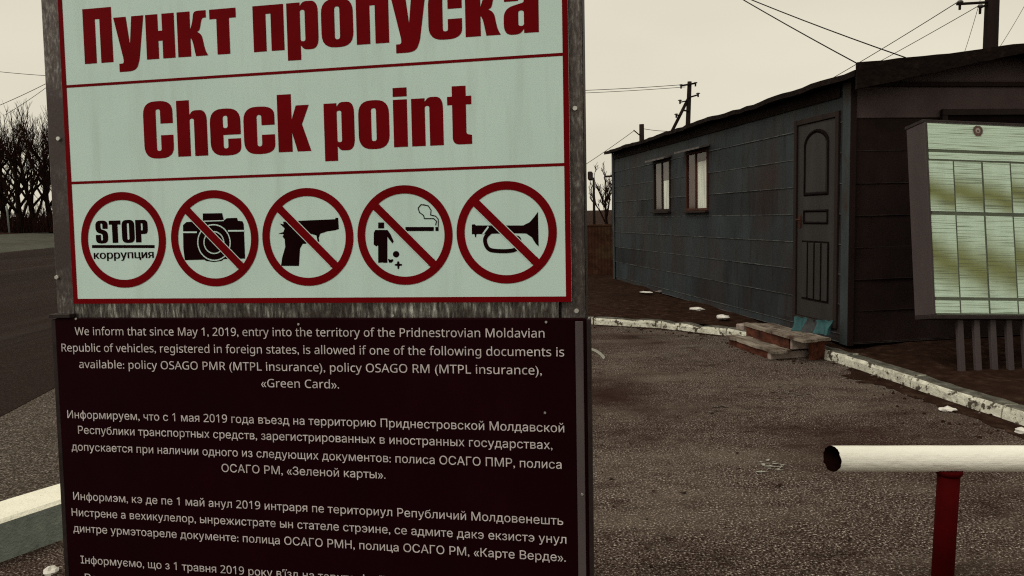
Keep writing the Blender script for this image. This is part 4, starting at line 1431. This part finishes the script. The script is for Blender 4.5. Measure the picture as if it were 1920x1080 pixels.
# ------------------------------------------------------------------ pipe barrier at the right
def build_barrier():
    foot = at_z(1764, 1126, .012)
    top = at_depth(1780, 862, foot.y - .01)
    zc = top.z
    root = empty('pipe_barrier', Matrix.Translation((foot.x, foot.y, .012)))
    tag(root, 'white open-ended steel pipe rail on a dark red post', 'barrier')
    toL = lambda p: p - Vector((foot.x, foot.y, .012))
    a, c = toL(at_z(1560, 860, zc)), toL(at_z(1990, 860, zc))
    d = (c - a).normalized()
    c = c + d * 1.4
    side = d.cross(Vector((0, 0, 1))).normalized()
    up = side.cross(d)
    R = .5 * 50 / F_PX * (foot.y)
    b = MB()
    n, segs = 40, 26
    def ringp(p, r, cut=0.0):
        out = []
        jag = random.Random(6)
        for k in range(n):
            t = 2 * math.pi * k / n
            out.append(p + (side * math.cos(t) + up * math.sin(t)) * r + d * cut * (math.cos(t - .25) + jag.uniform(-.16, .16)))
        return out
    outer = [ringp(a.lerp(c, (i / segs)) , R * (1 + .006 * math.sin(i * 2.1)), (.017 if i == 0 else 0)) for i in range(segs + 1)]
    inner = [ringp(a.lerp(c, i / segs), R * .95, (.017 if i == 0 else 0)) for i in range(4)]
    for r0, r1 in zip(outer, outer[1:]):
        for k in range(n):
            j = (k + 1) % n
            b.face([r0[k], r0[j], r1[j], r1[k]], 0, True)
    for k in range(n):
        j = (k + 1) % n
        b.face([outer[0][j], outer[0][k], inner[0][k], inner[0][j]], 1)
        b.face([outer[-1][k], outer[-1][j], (c + d * .01)], 0)
    for r0, r1 in zip(inner, inner[1:]):
        for k in range(n):
            j = (k + 1) % n
            b.face([r1[k], r1[j], r0[j], r0[k]], 1, True)
    b.face(inner[-1][::-1], 1)
    b.build('rail', [M_PIPE, M_PIPEIN], root)
    tp = toL(top)
    rp_ = .5 * 39.5 / F_PX * foot.y
    for k in range(2):
        off = d * (1.45 * k)
        b = MB()
        b.tube([off + Vector((0, 0, -.05)), off + Vector((tp.x * .5, tp.y * .5, (tp.z - R) * .5)), off + Vector((tp.x, tp.y, tp.z - R * .93))], rp_, 20)
        post = b.build('post', M_POSTRED, root)
        b = MB()
        q = off + Vector((tp.x, tp.y, tp.z - R * .90))
        b.tube([q - Vector((0, 0, .016)), q - Vector((0, 0, .004)), q + Vector((0, 0, .006))], [rp_ * 1.02, rp_ * 1.22, rp_ * 1.20], 20)
        b.build('collar', M_POSTRED, post)
build_barrier()

# ------------------------------------------------------------------ poles and wires
def pole_thing(name, label, base, top, r0, r1, arms=(), group='poles on the skyline'):
    base, top = Vector(base), Vector(top)
    root = empty(name, Matrix.Translation(base))
    tag(root, label, 'pole', group)
    b = MB()
    b.tube([(0, 0, -.3), (top - base) * .5, top - base], [r0, (r0 + r1) / 2, r1], 10)
    b.build('pole_shaft', M_POLE, root)
    for p, q, r in arms:
        b = MB()
        b.tube([Vector(p) - base, Vector(q) - base], r, 6)
        b.build('cross_arm', M_POLE, root)
    return root
def insulators(root, base, pts, r=.05, h=.14):
    for p in pts:
        p = Vector(p) - Vector(base)
        b = MB()
        b.tube([p + Vector((0, 0, -h)), p + Vector((0, 0, -h * .3)), p + Vector((0, 0, -h * .2)), p], [r * .35, r * .4, r, r * .6], 8)
        b.build('insulator', M_INSUL, root)
def cable(label, p, q, sag, r, group='overhead wires'):
    p, q = Vector(p), Vector(q)
    b = MB()
    n = 20
    b.tube([p.lerp(q, t / n) - Vector((0, 0, sag * 4 * (t / n) * (1 - t / n))) for t in range(n + 1)], r, 5)
    return tag(b.build('overhead_wire', M_WIRE), label, 'wire', group)

# tall pole behind the hut
D1 = 14.0
pt = at_depth(1857, 90, D1)
p_top = Vector((pt.x, D1, 7.6))
i1, i2 = at_depth(1800, 1, D1 - .3), at_depth(1838, 9, D1 - .1)
hub = at_depth(1857, 4, D1)
pole1 = pole_thing('utility_pole', 'thick dark pole rising behind the hut gable at the right', (pt.x, D1, 0), p_top, .15, .105,
                   [(hub, i1 - Vector((.05, 0, .06)), .025), (hub + Vector((0, 0, -.02)), i2 - Vector((0, 0, .05)), .022)])
insulators(pole1, (pt.x, D1, 0), [i1, i2], .06, .16)
# far strutted pole
D2 = 40.0
b0 = at_depth(1287, 240, D2); t2 = at_depth(1293, 153, D2)
xb = b0.x - (t2.x - b0.x) * ((b0.z) / (t2.z - b0.z))
base2 = Vector((xb + .25, D2, 0))
arm = lambda x0, y0, x1, y1, r=.05: (at_depth(x0, y0, D2 - .12), at_depth(x1, y1, D2 - .12), r)
pole2 = pole_thing('utility_pole', 'far pole with a leaning strut and short cross arms over the hut roof', base2, t2, .16, .11,
                   [arm(1276, 161, 1304, 156), arm(1291, 183, 1308, 178, .045), (at_depth(1291, 184, D2 - .05), at_depth(1238, 290, D2 + .4), .09), arm(1282, 207, 1291, 208, .05), arm(1274, 192, 1288, 189, .035), arm(1267, 218, 1279, 214, .035)])
insulators(pole2, base2, [at_depth(x, y, D2 - .15) for x, y in ((1277, 158), (1304, 154), (1309, 174), (1275, 187), (1268, 213))], .12, .22)
D3 = 38.0
t3 = at_depth(1203, 233, D3)
pole3 = pole_thing('utility_pole', 'short far pole with one bent bracket over the far end of the hut', (t3.x, D3, 0), t3, .14, .12,
                   [(at_depth(1200, 254, D3 - .1), at_depth(1188, 244, D3 - .1), .03)])
t4 = at_depth(1113, 333, 34.0)
pole_thing('utility_pole', 'thin post against the sky right beside the checkpoint sign', (t4.x, 34, 0), t4, .07, .05)
t5 = at_depth(1149, 298, 36.0)
pole_thing('utility_pole', 'slender dark post touching the far corner of the hut', (t5.x, 36, 0), t5, .09, .06,
           [(at_depth(1135, 331, 35.9), at_depth(1152, 330, 35.9), .05)])

cable('upper wire from the thick pole running down behind the hut roof', i1, at_depth(1478, 193, 19.0), .04, .008)
cable('lower wire from the thick pole running down behind the hut roof', i2, at_depth(1478, 205, 19.0), .04, .007)
roof_c = H_MW @ Vector((-.15, -.12, EAVE + .06))
cable('steep wire from the top of the picture to the near roof corner of the hut', at_depth(1607, 119, roof_c.y), at_depth(985, -270, 11.0), .10, .0058)
cable('wire from the top of the picture to the front edge of the hut roof', at_depth(1698, 108, roof_c.y + .05), at_depth(985, -205, 11.0), .12, .0058)
cable('upper of two level wires running left from the far strutted pole', at_depth(1277, 159, D2), at_depth(700, 168, D2 + 2), .25, .016)
cable('lower of two level wires running left from the far strutted pole', at_depth(1285, 163, D2), at_depth(700, 174, D2 + 2), .25, .014)
cable('faint wire from the short far pole down towards the checkpoint sign', at_depth(1189, 245, D3), at_depth(1010, 362, D3), .1, .014)
cable('faint wire between the short far pole and the far strutted pole', at_depth(1204, 241, D3), at_depth(1268, 246, D2), .05, .014)
cable('faint wire falling left from the thick pole to the hut roof', at_depth(1846, -30, D1), at_depth(1806, 105, D1 + 3), .05, .005)
cable('faint wire falling to the hut ridge right of the thick pole', at_depth(1935, -15, D1 + 2), at_depth(1872, 92, D1 + 1), .03, .005)
cable('long faint wire crossing the sky left of the checkpoint sign', at_depth(-260, 92, 60), at_depth(240, 146, 60), .6, .022)
cable('wire rising to a bracket just left of the checkpoint sign', at_depth(-160, 252, 50), at_depth(86, 157, 50), .25, .020)
cable('second wire rising steeply behind the checkpoint sign at the left', at_depth(10, 215, 55), at_depth(110, 146, 55), .1, .018)

# ------------------------------------------------------------------ bare trees
def tree_mesh(rnd, Ht, spread=.34, dens=1.0, limbs_n=9):
    trunk, crown = MB(), MB()
    UP = Vector((0, 0, 1))
    def bend(p, d, ln, n, wob, lift):
        pts = [p.copy()]
        for _ in range(n):
            d = (d + Vector((rnd.gauss(0, wob), rnd.gauss(0, wob), rnd.gauss(0, wob) + lift))).normalized()
            p = p + d * (ln / n)
            pts.append(p.copy())
        return pts, d
    r0 = Ht * .026
    h0 = Ht * rnd.uniform(.16, .24)
    spine, _ = bend(Vector((0, 0, -.4)), UP, Ht * .8, 8, .05, .1)
    trunk.tube(spine, [r0 * (1 - .105 * i) for i in range(9)], 8)
    def sample(pts, t):
        x = t * (len(pts) - 1); i = min(int(x), len(pts) - 2)
        return pts[i].lerp(pts[i + 1], x - i), (pts[i + 1] - pts[i]).normalized()
    limbs = [(spine, r0, Ht * .8)]
    for k in range(limbs_n):
        t = .13 + .68 * k / limbs_n
        p, d = sample(spine, t)
        a = k * 2.4 + rnd.uniform(-.5, .5)
        dd = Vector((math.cos(a), math.sin(a), 0)) * rnd.uniform(.45, .85) + UP * rnd.uniform(.6, 1.0)
        ln = Ht * (.62 - .5 * (t - .22)) * rnd.uniform(.75, 1.05)
        pts, _ = bend(p, dd.normalized(), ln, 6, .09, .11)
        rr0 = r0 * (.55 - .28 * t)
        trunk.tube(pts, [rr0 * (1 - .14 * i) for i in range(7)], 6)
        limbs.append((pts, rr0, ln))
    for pts, rl, ln in limbs:
        for _ in range(int(9 * dens)):
            t = rnd.uniform(.28, 1)
            p, d = sample(pts, t)
            dd = d + Vector((rnd.gauss(0, .5), rnd.gauss(0, .5), rnd.uniform(0, .5)))
            l2 = ln * rnd.uniform(.18, .38)
            q, _ = bend(p, dd.normalized(), l2, 4, .12, .12)
            crown.tube(q, [max(.022, rl * .22) * (1 - .17 * i) for i in range(5)], 4, smooth=False, cap=False)
            for _ in range(int(5 * dens)):
                p2, d2 = sample(q, rnd.uniform(.25, 1))
                dd2 = d2 + Vector((rnd.gauss(0, .45), rnd.gauss(0, .45), rnd.uniform(.1, .7)))
                q2, _ = bend(p2, dd2.normalized(), l2 * rnd.uniform(.3, .75), 3, .12, .12)
                crown.tube(q2, [.024, .021, .017, .011], 3, smooth=False, cap=False)
                for _ in range(2):
                    p3, d3 = sample(q2, rnd.uniform(.2, .9))
                    dd3 = d3 + Vector((rnd.gauss(0, .5), rnd.gauss(0, .5), rnd.uniform(.1, .7)))
                    crown.tube([p3, p3 + dd3.normalized() * l2 * rnd.uniform(.18, .4)], [.016, .009], 3, smooth=False, cap=False)
    return trunk, crown

def plant_tree(x, depth, ht, seed, label, z=.75, dens=.98, limbs=13, group='bare trees beyond the road'):
    p = at_depth(x, 430, depth)
    root = empty('bare_tree', Matrix.Translation((p.x, depth, z)))
    tag(root, label, 'tree', group)
    t, c = tree_mesh(random.Random(seed), ht, dens=dens, limbs_n=limbs)
    t.build('trunk', M_BARK, root)
    c.build('crown', M_TWIG, root)
TR = [
    (38, 80, 12.8, 1, 'nearest bare tree beyond the road, thick forked trunk at the middle of the gap'),
    (-22, 81, 12.6, 2, 'bare tree beyond the road, cut off by the left picture edge'),
    (97, 81.5, 12.6, 3, 'bare tree beyond the road, trunk half hidden by the left sign post'),
    (8, 86, 13.6, 4, 'bare tree in the second row, just inside the left picture edge'),
    (66, 86, 13.4, 5, 'bare tree in the second row, between the forked tree and the sign post'),
    (128, 87, 13.6, 6, 'bare tree in the second row, mostly hidden behind the checkpoint sign'),
]
for x, dp, ht, seed, lab in TR:
    plant_tree(x, dp, ht, seed, lab)
plant_tree(1138, 46, 4.6, 21, 'small bare tree between the sign and the far end of the hut', z=.1, dens=.7, limbs=7, group='small trees behind the hut')

def undergrowth():
    rnd = random.Random(17)
    b = MB()
    for _ in range(2600):
        x = rnd.uniform(-60, 160)
        dp = rnd.uniform(79.5, 92)
        p = at_depth(x, 430, dp)
        h = rnd.uniform(.5, 2.3) * (1.7 if rnd.random() < .25 else 1)
        q = Vector((p.x, dp, .7))
        e = q + Vector((rnd.gauss(0, .25) * h, rnd.gauss(0, .25) * h, h))
        b.tube([q, q.lerp(e, .5) + Vector((rnd.gauss(0, .1), 0, 0)), e], [.035, .028, .01], 3, smooth=False, cap=False)
    o = structure(b.build('undergrowth', M_TWIG), 'stuff')
    o['label'] = 'dark tangle of bare brush under the trees beyond the road'
undergrowth()

def marker():
    p = at_z(17, 436, .62)
    p = at_depth(17, 432, 78)
    b = MB()
    b.tube([(0, 0, -.1), (0, 0, 2.6), (0, 0, 3.0)], [.09, .085, .05], 8)
    o = b.build('marker_post', M_CONCRETE)
    o.location = (p.x, 78, .7)
    tag(o, 'thin pale post in front of the trees at the far left', 'post')
marker()

# ------------------------------------------------------------------ rusty fence behind the far end of the hut
def build_fence():
    D = 16.2
    a, c = at_depth(1060, 425, D), at_depth(1160, 425, D)
    top = at_depth(1130, 424, D).z
    root = empty('metal_fence', Matrix.Translation((a.x, D, .05)))
    tag(root, 'low rusty brown sheet fence between the sign and the far hut corner', 'fence')
    Wd = c.x - a.x + .35
    b = MB()
    n = 44
    for k in range(n):
        x0, x1 = Wd * k / n, Wd * (k + 1) / n
        o0, o1 = .004 * (k % 2), .004 * ((k + 1) % 2)
        b.face([(x0, o0, 0), (x1, o1, 0), (x1, o1, top - .05), (x0, o0, top - .05)])
    b.build('sheet_panel', M_FENCE, root)
    b = MB()
    b.box((0, -.01, top - .05), (Wd, .04, top - .01), 0, .004)
    b.build('top_rail', M_FENCE, root)
    for x in (.1, Wd * .5, Wd - .1):
        b = MB()
        b.box((x - .03, .03, -.1), (x + .03, .09, top - .06), 0, .004)
        b.build('post', M_POLE, root)
build_fence()
